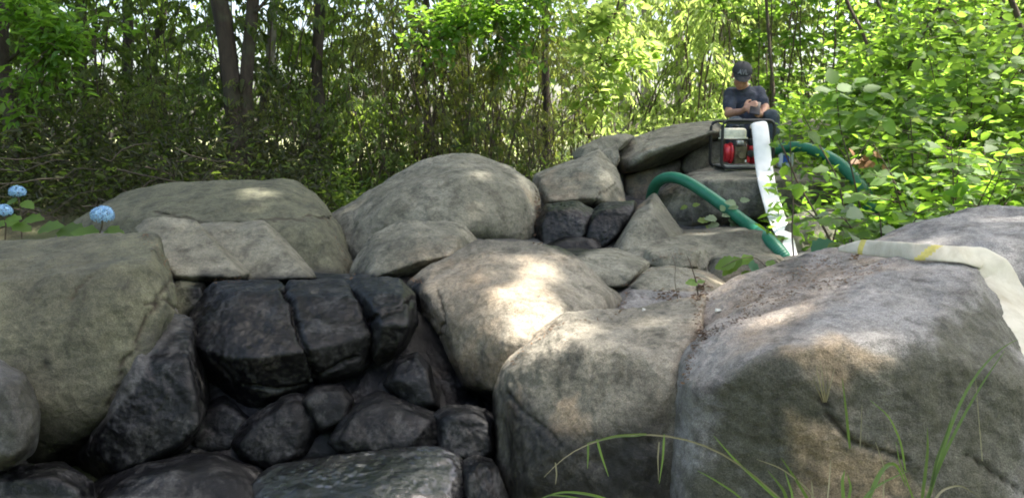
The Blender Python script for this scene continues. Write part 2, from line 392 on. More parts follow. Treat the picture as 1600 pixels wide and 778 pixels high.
rock('R14', 'great domed grey boulder in the centre of the back row', [(506, 342), (560, 310), (620, 274), (680, 252), (740, 247), (790, 258), (822, 280), (838, 300), (842, 350), (836, 395), (740, 410), (640, 420), (556, 440), (530, 400)], 5.2, 1.4,
     front=[(560, 330, 5.0), (640, 290, 4.95), (740, 270, 5.0), (810, 300, 4.95), (700, 330, 4.7), (610, 345, 4.7), (800, 370, 4.65), (560, 400, 4.75), (700, 400, 4.6)], m=RG, p=12, lvl=7)
rock('R15', 'small pale domed boulder in front of the great domed boulder', [(548, 440), (562, 405), (590, 368), (630, 347), (690, 345), (722, 352), (746, 374), (740, 420), (650, 445)], 4.2, .7,
     front=[(590, 395, 4.0), (650, 365, 4.05), (715, 368, 4.05), (660, 405, 3.85), (590, 432, 3.85), (700, 400, 3.9)], m=RG, p=16, lvl=7)
rock('R15b', 'low dark rock sill behind the black blocks', [(470, 428), (560, 426), (660, 430), (690, 470), (640, 520), (500, 500), (470, 450)], 3.85, .3, m=RD, p=14, wet=1, lvl=5)
rock('R16', 'big tan boulder in the centre with a blaze of sunlight on it', [(638, 446), (660, 425), (738, 383), (780, 380), (866, 383), (905, 402), (945, 438), (970, 466), (966, 485), (930, 494), (870, 520), (835, 570), (800, 620), (775, 645), (715, 622), (690, 570), (668, 500)], 3.6, .8,
     front=[(672, 448, 3.42), (765, 400, 3.55), (860, 402, 3.55), (940, 458, 3.4), (735, 452, 3.22), (800, 470, 3.05), (860, 478, 3.08), (930, 486, 3.28), (700, 520, 3.22), (790, 530, 2.90), (850, 522, 2.93), (730, 600, 3.08), (780, 610, 2.96)], m=RT, p=22, lvl=7)
rock('R16b', 'dark wet rock in the cleft right of the black blocks', [(648, 480), (672, 500), (690, 570), (716, 622), (780, 640), (776, 700), (690, 660), (660, 600), (640, 540)], 3.5, .4, m=RD, p=12, wet=1, lvl=5)
rock('R17', 'wide rough boulder in the front with warm dappled light on its side', [(772, 650), (776, 600), (790, 566), (842, 528), (878, 504), (950, 488), (1030, 478), (1096, 466), (1098, 520), (1080, 590), (1070, 660), (1072, 860), (780, 860)], 2.75, .8,
     front=[(800, 590, 2.72), (850, 540, 2.8), (880, 555, 2.6), (960, 545, 2.52), (1050, 560, 2.45), (1080, 520, 2.62), (860, 680, 2.5), (940, 640, 2.42), (1058, 620, 2.36), (1064, 700, 2.32), (820, 760, 2.52), (900, 800, 2.42), (1062, 800, 2.3), (1090, 480, 2.9), (960, 500, 2.95)], m=RT, p=24, lvl=7)
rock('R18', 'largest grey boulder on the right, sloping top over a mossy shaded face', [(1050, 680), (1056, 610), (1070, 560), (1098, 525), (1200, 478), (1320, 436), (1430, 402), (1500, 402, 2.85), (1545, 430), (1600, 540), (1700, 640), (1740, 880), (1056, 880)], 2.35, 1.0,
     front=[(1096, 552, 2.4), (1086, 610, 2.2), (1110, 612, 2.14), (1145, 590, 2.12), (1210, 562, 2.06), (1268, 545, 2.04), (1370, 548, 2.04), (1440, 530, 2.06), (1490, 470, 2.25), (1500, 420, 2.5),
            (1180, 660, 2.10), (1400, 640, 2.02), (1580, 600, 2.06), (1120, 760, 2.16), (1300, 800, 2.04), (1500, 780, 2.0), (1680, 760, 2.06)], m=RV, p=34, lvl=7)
rock('R18b', 'long grey ledge behind the largest right boulder, brown litter along its crack', [(1096, 560), (1092, 470), (1140, 440), (1222, 412), (1310, 386), (1420, 380), (1520, 388), (1520, 440), (1300, 470), (1160, 540)], 2.9, .5,
     front=[(1110, 520, 2.7), (1200, 480, 2.66), (1320, 440, 2.62), (1450, 410, 2.62), (1130, 470, 2.88)], m=RV, p=20, lvl=7)
rock('R19', 'smooth grey arched boulder at the right edge behind the white hose', [(1320, 402), (1370, 366), (1430, 342), (1500, 327), (1570, 323), (1640, 326), (1760, 360), (1780, 600), (1600, 640), (1500, 500), (1400, 440)], 2.95, 1.0,
     front=[(1400, 400, 2.85), (1500, 375, 2.75), (1620, 372, 2.7), (1560, 470, 2.55), (1660, 500, 2.5)], m=RV, p=12, lvl=7)
rock('RM', 'dark wet rock mass that the cascade stones are set in', [(262, 560), (300, 480), (470, 470), (650, 480), (700, 600), (786, 650), (800, 860), (120, 860), (130, 720), (240, 640)], 3.3, .5, m=RD, wet=1, p=12, front=[(300, 600, 3.3), (660, 560, 3.3), (740, 660, 3.12), (560, 660, 3.04), (400, 690, 3.04), (250, 700, 3.04), (200, 840, 2.78), (760, 840, 2.78), (460, 840, 2.74)])
rock('RP', 'wide pale rock shelf that the small stone steps lie on', [(900, 480), (944, 400), (1000, 372), (1100, 362), (1190, 358), (1250, 376), (1262, 430), (1140, 500), (960, 520)], 4.5, .5, m=RG, p=12, flat=.6, front=[(960, 480, 3.98), (1130, 480, 3.98), (980, 410, 4.45), (1200, 400, 4.55), (1060, 440, 4.22)])
# centre steps
rock('R20', 'pale block left of the recess below the long upper boulder', [(838, 290), (842, 274), (890, 256), (938, 238), (952, 258), (964, 282), (974, 318), (930, 330), (850, 332), (840, 310)], 6.0, .9,
     front=[(850, 285, 5.8), (932, 252, 5.85), (958, 286, 5.65), (930, 305, 5.5), (865, 312, 5.55), (968, 322, 5.6)], m=RG, p=24, grow=1.10)
rock('R21', 'thin flat stone on top of the pale block at the forest edge', [(893, 242), (905, 230), (940, 214), (975, 210), (990, 214), (970, 234), (930, 250), (900, 250)], 6.5, .5, m=RG, p=14, lvl=5)
rock('R21b', 'small wedge stone between the pale block and the long upper boulder', [(940, 240), (962, 226), (966, 250), (958, 268), (950, 254)], 6.35, .3, m=RG, p=20, lvl=5, grow=1.20)
rock('R22', 'long smooth boulder rising towards the pump', [(962, 262), (962, 236), (990, 214), (1050, 196), (1100, 190), (1128, 196), (1120, 215), (1070, 240), (1020, 262), (970, 272)], 6.7, 1.0,
     front=[(970, 250, 6.45), (1000, 240, 6.3), (1060, 222, 6.3), (1110, 206, 6.45), (980, 264, 6.35)], m=RG, p=14)
rock('R23', 'brownish shadowed stone in the recess behind the green hose', [(966, 272), (1000, 255), (1040, 250), (1070, 250), (1066, 300), (1010, 325), (975, 325)], 6.7, .5, m=RT, wet=.5, p=12, lvl=5)
rock('R24', 'light grey boulder left of the pump', [(1058, 262), (1070, 236), (1100, 216), (1140, 206), (1180, 220), (1180, 270), (1080, 280)], 6.9, .7, m=RG, p=12, grow=1.10)
rock('R25', 'broad boulder the red pump stands on', [(1028, 300), (1060, 276), (1120, 258, 6.7), (1200, 248, 6.8), (1280, 256, 6.8), (1322, 282), (1330, 330), (1260, 350), (1100, 368), (1046, 366), (1034, 330)], 6.1, 1.3,
     front=[(1050, 300, 5.9), (1110, 284, 5.75), (1200, 280, 5.7), (1290, 286, 5.75), (1110, 340, 5.7), (1220, 336, 5.65), (1310, 320, 5.8)], m=RG, p=20, lvl=7)
rock('R26', 'pale rock behind the pump on its right, half hidden by leaves', [(1190, 250), (1200, 205), (1240, 186), (1290, 186), (1330, 210), (1340, 280), (1200, 290)], 7.6, .8, m=RG, p=14)
rock('R26b', 'seat boulder under the person behind the pump', [(1100, 290), (1106, 216), (1150, 206), (1200, 206), (1215, 240), (1215, 290)], 7.5, .7, m=RG, p=12, lvl=5)
rock('R27a', 'left of the black wet stones in the small upper basin', [(846, 390), (842, 350), (856, 324), (900, 320), (924, 334), (918, 366), (890, 385)], 5.0, .4, m=RD, wet=1, p=16, grow=1.18)
rock('R27b', 'glossy black stone in the upper basin against the grey ridge', [(912, 372), (920, 338), (940, 322), (990, 318), (984, 338), (965, 365), (940, 388)], 5.0, .4, m=RD, wet=1, p=14, grow=1.14)
rock('R27c', 'low black wet stone at the bottom of the upper basin', [(846, 388), (880, 370), (925, 372), (938, 388), (905, 402), (860, 400)], 4.8, .3, m=RD, wet=1, p=10, lvl=5, grow=1.10)
rock('R28', 'grey ridge rock sweeping down beside the upper basin', [(950, 402), (968, 378), (986, 345), (1002, 316), (1020, 304), (1034, 320), (1052, 352), (1070, 372), (1060, 400), (1000, 404)], 5.0, .6, m=RG, p=14, flat=.5, front=[(985, 350, 4.8), (1015, 325, 4.85), (1040, 372, 4.65), (970, 390, 4.6), (1010, 392, 4.6)], grow=1.05)
rock('R28b', 'flat grey slab under the green hose', [(1010, 392), (1030, 372), (1090, 362), (1170, 356), (1225, 366), (1245, 390), (1220, 410), (1130, 410), (1040, 412)], 4.9, .6, m=RG, p=14, flat=.8, grow=1.14)
rock('R30', 'rounded grey rock right of the white hose end', [(1200, 400), (1220, 350), (1262, 332), (1320, 330), (1345, 350), (1350, 400), (1300, 430), (1220, 430)], 5.0, .7, m=RG, p=12, grow=1.10)
rock('R31a', 'grey wedge slab right behind the sunlit tan boulder', [(862, 400), (900, 392), (960, 392), (1012, 408), (1002, 428), (975, 448), (940, 450), (905, 430)], 4.2, .6, m=RG, p=16, flat=.8, grow=1.16)
rock('R31b', 'small grey stone cracked off above the long pale slab', [(1010, 412), (1016, 392), (1060, 384), (1090, 392), (1085, 416), (1050, 420)], 4.4, .4, m=RG, p=14, lvl=5, grow=1.22)
rock('R31c', 'square little stone beside the hollow under the leafy sprig', [(1080, 396), (1098, 390), (1106, 404), (1098, 426), (1080, 420)], 4.45, .35, m=RG, p=16, lvl=5, grow=1.25)
rock('R31d', 'long pale slab below the cracked stones', [(984, 448), (1000, 424), (1050, 416), (1100, 428), (1132, 448), (1120, 466), (1050, 470), (1000, 466)], 4.0, .5, m=RG, p=16, flat=.8, grow=1.16)
rock('R31e', 'low grey slab with brown litter between the tan boulder and the ledge', [(955, 500), (968, 468), (990, 448), (1060, 450), (1120, 462), (1125, 500), (1040, 520)], 3.75, .6, m=RV, p=14, flat=.8, grow=1.16)
rock('R32', 'shaded stone behind the leafy sprig', [(1105, 440), (1115, 402), (1160, 392), (1215, 398), (1235, 420), (1215, 460), (1130, 470)], 4.3, .5, m=RG, wet=.35, p=14)

# one ray-cast tree over all boulders, to rest things on them
_v = []; _f = []; _n = 0
for V, Fc in rock_tris:
    _v.append(V); _f.append(Fc+_n); _n += len(V)
_v = np.concatenate(_v); _f = np.concatenate(_f)
BVH = BVHTree.FromPolygons(_v.tolist(), _f.tolist())
def surf(px, py, default=None):
    """depth of the boulder surface seen at a photograph pixel"""
    d = (P(px, py, 1)-EYE); L = d.length
    h = BVH.ray_cast(EYE, d.normalized())
    if h[0] is None: return default
    return h[3]/L
def down(x, y, z=6):
    h = BVH.ray_cast(Vector((x, y, z)), Vector((0, 0, -1)))
    return h[0].z if h[0] is not None else ground_h(np.array([x]), np.array([y]))[0]

# ------------------------------------------------------------------ dark bed that fills the joints between the boulders
gx = np.arange(-140, 1761, 12.0); gy = np.arange(180, 861, 12.0)
Dm = np.full((len(gy), len(gx)), np.nan)
for a, yy in enumerate(gy):
    for b_, xx in enumerate(gx):
        t_ = surf(xx, yy)
        if t_: Dm[a, b_] = t_
hit = ~np.isnan(Dm)
def shifts(A, r):
    out = []
    for dy in range(-r, r+1):
        for dx in range(-r, r+1):
            out.append(np.roll(np.roll(A, dy, 0), dx, 1))
    return out
M = np.nanmax(np.stack(shifts(np.where(hit, Dm, -1), 1)), 0)
M = np.where(M < 0, np.nan, M)
for _i in range(40):       # spread outwards, then smooth
    st_ = np.stack(shifts(M, 1)); fill = np.nanmean(st_, 0) if _i < 0 else None
    with np.errstate(all='ignore'):
        import warnings; warnings.simplefilter('ignore')
        fill = np.nanmean(st_, 0)
    M = np.where(np.isnan(M), fill, M)
    if not np.isnan(M).any(): break
for _i in range(2): M = np.mean(np.stack(shifts(M, 1)), 0)
M = M+.02+.02*M
cover = np.mean(np.stack(shifts(hit.astype(float), 1)), 0) > .80
px_, py_ = np.meshgrid(gx, gy)
Vb = PN(np.stack([px_.ravel(), py_.ravel(), M.ravel()], 1)); Vb = Vb+.02*np.stack([fbm(Vb*6, 1, 3), fbm(Vb*6, 2, 3), fbm(Vb*6, 3, 3)], 1)
ix = np.arange(px_.size).reshape(px_.shape); ok = cover[:-1, :-1] & cover[1:, :-1] & cover[:-1, 1:] & cover[1:, 1:]
Fb = np.stack([ix[1:, :-1][ok], ix[1:, 1:][ok], ix[:-1, 1:][ok], ix[:-1, :-1][ok]], 1)
mb_ = npmesh('rock_bed', Vb, Fb, [RD], True)
ca = mb_.color_attributes.new('zones', 'FLOAT_COLOR', 'POINT')
Zb = paint(Vb, .5, 0, 1); ca.data.foreach_set('color', Zb.astype(np.float32).ravel())
tag(link('rock_bed', mb_), kind='structure')

# ------------------------------------------------------------------ terrain
def ground_h(x, y):
    x = np.asarray(x, float); y = np.asarray(y, float)
    h = .0+.25*smooth(y, 1.6, 3.0)+.35*smooth(y, 3.0, 4.8)+.25*smooth(y, 4.6, 6.8)
    h = h+smooth(y, 4.2, 8)*smooth(x, .3, 3.0)*.62
    h = h+.12*smooth(-x, .8, 3)*smooth(y, 3, 5)
    h = h+smooth(y, 8, 22)*.15*smooth(x, 0, 6) - smooth(y, 10, 40)*.5*smooth(-x, -2, 6)
    pp = np.stack([x*.35, y*.35, x*0], 1)
    near = np.clip(1-np.hypot(x, y)/60, 0, 1)
    return h+(.07*fbm(pp, 9, 3))*near+.012*fbm(pp*12, 12, 2)*near
n = 260
u = np.linspace(-1, 1, n); g = np.sign(u)*(np.abs(u)**3.2)*900+u*14
X, Y = np.meshgrid(g, g+4.0)
Zg = ground_h(X.ravel(), Y.ravel())
Vg = np.stack([X.ravel(), Y.ravel(), Zg], 1)
i = np.arange(n*n).reshape(n, n); Fq = np.stack([i[:-1, :-1].ravel(), i[:-1, 1:].ravel(), i[1:, 1:].ravel(), i[1:, :-1].ravel()], 1)
m, nt, nn, L, b = mat('forest_soil')
g_ = N(nt, 'ShaderNodeNewGeometry'); co = g_.outputs['Position']
c = ramp(nt, noise(nt, co, 3, 6, .7), [(.3, (.045, .034, .022)), (.5, (.10, .075, .045)), (.7, (.17, .13, .08))])
c = mix(nt, ramp(nt, noise(nt, co, .35, 4, .6), [(.45, 0), (.6, 1)]), c, (.075, .10, .03))
sx = N(nt, 'ShaderNodeSeparateXYZ'); L.new(co, sx.inputs[0])
far = ramp(nt, mth(nt, 'ADD', mth(nt, 'MULTIPLY', sx.outputs[1], .05), mth(nt, 'MULTIPLY', noise(nt, co, .5, 4, .6), .5)), [(.85, 0), (1.0, 1)])
c = mix(nt, far, c, (.24, .25, .12))
c = mix(nt, 1.0, c, ramp(nt, noise(nt, co, 60, 4, .8), [(.3, .5), (.7, 1.6)]), 'MULTIPLY')
L.new(c, b.inputs['Base Color']); b.inputs['Roughness'].default_value = .95
bp = N(nt, 'ShaderNodeBump'); bp.inputs['Strength'].default_value = .8; bp.inputs['Distance'].default_value = .04
L.new(noise(nt, co, 30, 6, .8), bp.inputs['Height']); L.new(bp.outputs[0], b.inputs['Normal'])
gm = npmesh('ground', Vg, Fq, [m], True)
tag(link('ground', gm), kind='structure')
# ------------------------------------------------------------------ foliage
def leaf_mat(name, c1, c2, c3, trans, tmix=.45, rough=.62, sc=1.3):
    m, nt, n, L, b = mat(name)
    oi = N(nt, 'ShaderNodeObjectInfo'); g = N(nt, 'ShaderNodeNewGeometry')
    isl = g.outputs['Random Per Island']
    c = ramp(nt, isl, [(0, c1), (.5, c2), (1, c3)])
    big = noise(nt, g.outputs['Position'], sc, 3, .6)
    c = mix(nt, 1.0, c, ramp(nt, big, [(.35, .65), (.65, 1.35)]), 'MULTIPLY')
    c = mix(nt, 1.0, c, ramp(nt, oi.outputs['Random'], [(0, .65), (1, 1.3)]), 'MULTIPLY')
    L.new(c, b.inputs['Base Color']); b.inputs['Roughness'].default_value = rough
    tr = N(nt, 'ShaderNodeBsdfTranslucent'); L.new(mix(nt, 1.0, mix(nt, 1.0, ramp(nt, isl, [(0, .7), (1, 1.25)]), ramp(nt, oi.outputs['Random'], [(0, .6), (1, 1.25)]), 'MULTIPLY'), trans, 'MULTIPLY'), tr.inputs[0])
    mx = N(nt, 'ShaderNodeMixShader'); mx.inputs[0].default_value = tmix
    L.new(b.outputs[0], mx.inputs[1]); L.new(tr.outputs[0], mx.inputs[2])
    L.new(mx.outputs[0], n['Material Output'].inputs[0]); return m
LD = leaf_mat('dark_olive_leaf', (.050, .075, .022), (.065, .095, .028), (.11, .105, .04), (.36, .52, .07), .5)
LM = leaf_mat('mid_green_leaf', (.05, .10, .02), (.07, .125, .025), (.10, .15, .03), (.34, .56, .07), .5)
LB = leaf_mat('bright_green_leaf', (.055, .125, .02), (.075, .15, .022), (.11, .17, .03), (.32, .56, .05), .5)
LY = leaf_mat('yellow_green_leaf', (.08, .14, .02), (.10, .16, .03), (.15, .18, .05), (.52, .68, .16), .6)
LBR = leaf_mat('brownish_leaf', (.075, .085, .03), (.07, .095, .028), (.12, .10, .045), (.40, .46, .08), .5)
def bark(name, c1, c2):
    m, nt, n, L, b = mat(name)
    g = N(nt, 'ShaderNodeNewGeometry'); mp = N(nt, 'ShaderNodeMapping'); mp.inputs['Scale'].default_value = (1, 1, .22)
    L.new(g.outputs['Position'], mp.inputs[0])
    f = noise(nt, mp.outputs[0], 26, 6, .7, .5)
    c = mix(nt, ramp(nt, f, [(.35, 0), (.65, 1)]), c1, c2); c = mix(nt, ramp(nt, noise(nt, g.outputs['Position'], 4, 4, .6), [(.5, 0), (.7, .6)]), c, (.07, .08, .04))
    L.new(c, b.inputs['Base Color']); b.inputs['Roughness'].default_value = .9
    bp = N(nt, 'ShaderNodeBump'); bp.inputs['Strength'].default_value = .9; bp.inputs['Distance'].default_value = .02
    L.new(f, bp.inputs['Height']); L.new(bp.outputs[0], b.inputs['Normal']); return m
BD = bark('dark_bark', (.022, .015, .009), (.05, .034, .022)); BP = bark('pale_bark', (.16, .14, .11), (.28, .25, .20)); BT = bark('twig_bark', (.05, .035, .025), (.11, .075, .05))

def tube(path, radii, k=6):
    """tapered tube along points -> V, quads"""
    path = np.asarray(path, float); n = len(path)
    T = np.gradient(path, axis=0); T /= np.linalg.norm(T, axis=1)[:, None]+1e-9
    ref = np.where(np.abs(T[:, 2:3]) > .9, np.array([[1., 0, 0]]), np.array([[0., 0, 1]]))
    A = np.cross(T, ref); A /= np.linalg.norm(A, axis=1)[:, None]+1e-9; B = np.cross(T, A)
    th = np.linspace(0, 2*math.pi, k, endpoint=False)
    r = np.asarray(radii, float)
    V = path[:, None]+(A[:, None]*np.cos(th)[None, :, None]+B[:, None]*np.sin(th)[None, :, None])*r[:, None, None]
    i = np.arange(n*k).reshape(n, k); j = np.roll(i, -1, 1)
    Q = np.stack([i[:-1], j[:-1], j[1:], i[1:]], -1).reshape(-1, 4)
    return V.reshape(-1, 3), Q
def join(parts):
    V = []; Q = []; n = 0
    for v, q in parts: V.append(v); Q.append(q+n); n += len(v)
    return np.concatenate(V), np.concatenate(Q)
LEAFSHAPE = {  # u along, v across, w up : as fractions of length and width; two quads folded on the midrib
    'long': [(0, 0, 0), (.35, .5, .10), (.7, .36, .05), (1, 0, -.12), (.7, -.36, .05), (.35, -.5, .10)],
    'oval': [(0, 0, 0), (.28, .48, .10), (.66, .5, .06), (1, 0, -.10), (.66, -.5, .06), (.28, -.48, .10)],
}
def leaves(pos, dirs, up, L, wd, shape='long'):
    """pos (n,3), dirs unit (n,3) leaf direction, up (n,3) rough normals, lengths (n,), width ratio"""
    n = len(pos); S_ = np.cross(dirs, up); S_ /= np.linalg.norm(S_, axis=1)[:, None]+1e-9; U_ = np.cross(S_, dirs)
    sh = np.array(LEAFSHAPE[shape]); L = np.asarray(L)[:, None, None]
    V = pos[:, None]+dirs[:, None]*sh[None, :, 0:1]*L+S_[:, None]*sh[None, :, 1:2]*L*wd+U_[:, None]*sh[None, :, 2:3]*L
    b = (np.arange(n)*6)[:, None]
    Q = np.concatenate([b+np.array([[0, 1, 2, 3]]), b+np.array([[0, 3, 4, 5]])])
    return V.reshape(-1, 3), Q
def unit(v): return v/(np.linalg.norm(v, axis=1)[:, None]+1e-9)
def make_plant(seed, H, R, nstem, ntwig, nleaf, L, wd, shape='long', droop=.4, low=.1, stem_r=.012, spread=.25, bushy=1.0):
    """multi-stemmed shrub: returns (stem mesh arrays, leaf mesh arrays) round the origin"""
    rg = np.random.default_rng(seed); st = []; lp = []; ld = []; lu = []
    for s in range(nstem):
        a = rg.uniform(0, 2*math.pi); rr = R*rg.uniform(.25, 1)
        h = H*rg.uniform(.65, 1); t = np.linspace(0, 1, 9)[:, None]
        base = np.array([math.cos(a), math.sin(a), 0])*spread*R*rg.uniform(0, 1); tip = np.array([math.cos(a)*rr, math.sin(a)*rr, h])
        bend = np.array([rg.normal()*.08, rg.normal()*.08, .12])*H
        path = base*(1-t)+tip*t+bend*(t*(1-t))*2+rg.normal(size=(9, 3))*.012*H*t
        st.append(tube(path, np.linspace(stem_r, stem_r*.25, 9), 5))
        for k in range(ntwig):
            f = low+(1-low)*rg.uniform(0, 1)**.8; i0 = f*8; a0 = int(min(i0, 7)); p0 = path[a0]*(1-(i0-a0))+path[a0+1]*(i0-a0)
            az = rg.uniform(0, 2*math.pi); tl = R*rg.uniform(.25, .7)*bushy*(1.1-.5*f)
            dv = np.array([math.cos(az), math.sin(az), rg.uniform(-.15, .5)]); tt = np.linspace(0, 1, 5)[:, None]
            tp = p0+dv*tl*tt+np.array([0, 0, -droop*tl*.5])*tt**2
            st.append(tube(tp, np.linspace(stem_r*.35, stem_r*.12, 5), 3))
            m_ = nleaf; q = rg.uniform(.15, 1.05, m_)[:, None]
            pp = p0+dv*tl*q+np.array([0, 0, -droop*tl*.5])*q**2+rg.normal(size=(m_, 3))*.02
            side = np.where(np.arange(m_)[:, None] % 2 == 0, 1., -1.)*np.array([[-dv[1], dv[0], 0]])
            d_ = unit(side*rg.uniform(.5, 1, (m_, 1))+dv*rg.uniform(.2, .9, (m_, 1))+rg.normal(size=(m_, 3))*.3+np.array([0, 0, -droop]))
            lp.append(pp); ld.append(d_); lu.append(unit(rg.normal(size=(m_, 3))*.45+np.array([0, 0, 1.])))
    lp = np.concatenate(lp); ld = np.concatenate(ld); lu = np.concatenate(lu)
    return join(st), leaves(lp, ld, lu, L*rg.uniform(.6, 1.2, len(lp)), wd, shape), (lp, ld, lu)
def plant_meshes(nm, seed, lm, bm_, **k):
    s, l, _ = make_plant(seed, **k)
    return npmesh('stems', *s, [bm_], True), npmesh('foliage', *l, [lm], False)
def place_plant(name, meshes, loc, rz=0, sc=1., label=None, cat='shrub', group=None, tilt=0, szz=1.):
    r = empty(name, loc, label, cat, group); r.rotation_euler = (tilt, 0, rz); r.scale = (sc, sc, sc*szz)
    link('stems', meshes[0], r); link('foliage', meshes[1], r); return r
def gz(x, y): return float(ground_h(np.array([x]), np.array([y]))[0])
rnd = random.Random(4)

# --- understorey shrubs (a few plants built once, then stood many times)
SH_D = [plant_meshes('d', 10+i, LD, BT, H=2.9, R=1.15, nstem=9, ntwig=11, nleaf=20, L=.105, wd=.34, droop=1.1, low=.05) for i in range(3)]
SH_B = [plant_meshes('b', 20+i, LBR, BT, H=2.8, R=1.1, nstem=11, ntwig=10, nleaf=15, L=.09, wd=.30, droop=1.3, low=.08) for i in range(2)]
SH_Y = [plant_meshes('y', 30+i, LY, BT, H=3.2, R=1.2, nstem=8, ntwig=13, nleaf=16, L=.12, wd=.36, droop=1.2, low=.05) for i in range(3)]
SH_M = [plant_meshes('m', 40+i, LM, BT, H=3.0, R=1.3, nstem=8, ntwig=12, nleaf=16, L=.11, wd=.6, shape='oval', droop=.25, low=.05) for i in range(3)]
def at(px, y):                        # x for pixel column at ground distance y
    return (px-800)/F*y
G_D = 'dark-leaved shrubs of the shaded wood on the left'; G_Y = 'sunlit yellow-green saplings in the glade'
G_B = 'olive-brown shrubs of the middle wood'; G_M = 'green shrubs of the wood on the right'
LM_D = [(40, 'at the far left edge'), (130, 'above the blue flowers'), (230, 'beside the slim trunks left of the forked tree'), (330, 'just left of the forked tree'), (440, 'just right of the forked tree'), (540, 'by the dark trunk with the swollen foot'), (640, 'above the left slope of the domed boulder'), (740, 'over the crown of the domed boulder'),
        (840, 'above the notch right of the domed boulder'), (930, 'above the flat stone of the forest edge'), (1010, 'above the long upper boulder'), (1090, 'left of the person'), (1180, 'behind the head of the person'), (1270, 'just right of the person'), (1370, 'above the leafy bank'), (1470, 'under the far straight trunks'), (1560, 'near the upper right corner'), (1800, 'at the right edge')]
def where(px, row): return next(t for l, t in LM_D if px <= l)+(', in the front row' if row == 0 else ', farther back')
def scatter(spec, kinds, name, label, group, y0, y1, px0, px1, n, sc=(.85, 1.2)):
    for i in range(n):
        px = px0+(px1-px0)*(i+rnd.uniform(.15, .85))/n; y = rnd.uniform(y0, y1); x = at(px, y)
        place_plant(name, kinds[rnd.randrange(len(kinds))], (x, y, gz(x, y)-.05), rnd.uniform(0, 6.28), rnd.uniform(*sc), label+(' '+where(px, spec) if 'out of view' not in label else ''), 'shrub', group)
scatter(0, SH_D, 'understorey_shrub', 'dark narrow-leaved shrub', G_D, 7.6, 9.0, -60, 500, 6, (.8, 1.05))
scatter(1, SH_D, 'understorey_shrub', 'dark narrow-leaved shrub', G_D, 9.5, 12.5, -80, 560, 4, (1., 1.25))
scatter(0, SH_B, 'understorey_shrub', 'olive thin-leaved shrub', G_B, 7.6, 9.0, 520, 860, 4, (.8, 1.05))
scatter(1, SH_B+SH_D, 'understorey_shrub', 'olive thin-leaved shrub', G_B, 9.5, 13, 500, 900, 5, (1., 1.25))
scatter(0, SH_Y, 'sapling', 'sunlit yellow-green sapling', G_Y, 11, 14, 880, 1140, 2, (.9, 1.2))
scatter(1, SH_Y, 'sapling', 'sunlit yellow-green sapling', G_Y, 14, 20, 850, 1200, 5, (1.1, 1.4))
scatter(0, SH_M, 'understorey_shrub', 'green broad-leaved shrub', G_M, 9, 11, 1190, 1660, 6, (.85, 1.15))
scatter(1, SH_M+SH_Y, 'understorey_shrub', 'green broad-leaved shrub', G_M, 12, 17, 1180, 1700, 8, (1.1, 1.5))

scatter(0, SH_D, 'understorey_shrub', 'dark narrow-leaved shrub out of view on the left', G_D, 5.6, 8, -620, -120, 5, (.7, 1.0))
scatter(1, SH_M, 'understorey_shrub', 'green broad-leaved shrub out of view on the left', G_D, 9, 13, -700, -120, 5, (1., 1.3))
scatter(0, SH_M, 'understorey_shrub', 'green broad-leaved shrub out of view on the right', G_M, 5, 9, 1800, 2300, 4, (.8, 1.1))
scatter(0, SH_D+SH_B, 'low_shrub', 'low leafy shrub', 'low shrubs along the edge of the wood', 6.9, 7.6, -40, 880, 13, (.34, .5))
# --- far wood beyond: one mass of foliage, reads as a blur of sunlit green
def cloud(seed, n, x0, x1, y0, y1, z0, z1, L, wd, lm, name, droop=.8, clump=None):
    rg = np.random.default_rng(seed)
    nc = n//60; cx = np.stack([rg.uniform(x0, x1, nc), rg.uniform(y0, y1, nc), rg.uniform(z0, z1, nc)], 1)
    p = cx[rg.integers(0, nc, n)]+rg.normal(size=(n, 3))*np.array([.45, .45, .35])*(clump or 1)
    d = unit(rg.normal(size=(n, 3))+np.array([0, 0, -droop])); u_ = unit(rg.normal(size=(n, 3))*.6+np.array([0, 0, 1.]))
    v, q = leaves(p, d, u_, L*rg.uniform(.6, 1.3, n), wd)
    return tag(link(name, npmesh(name, v, q, [lm])), kind='stuff')
cloud(1, 2600, -16, -1, 17, 24, .6, 7.5, .22, .4, LM, 'far_wood', clump=1.6)
cloud(2, 5000, -2, 10, 20, 30, .6, 9, .24, .4, LY, 'far_wood', clump=1.7)
cloud(3, 6000, 6, 24, 19, 28, 1.0, 9, .24, .4, LM, 'far_wood', clump=1.7)

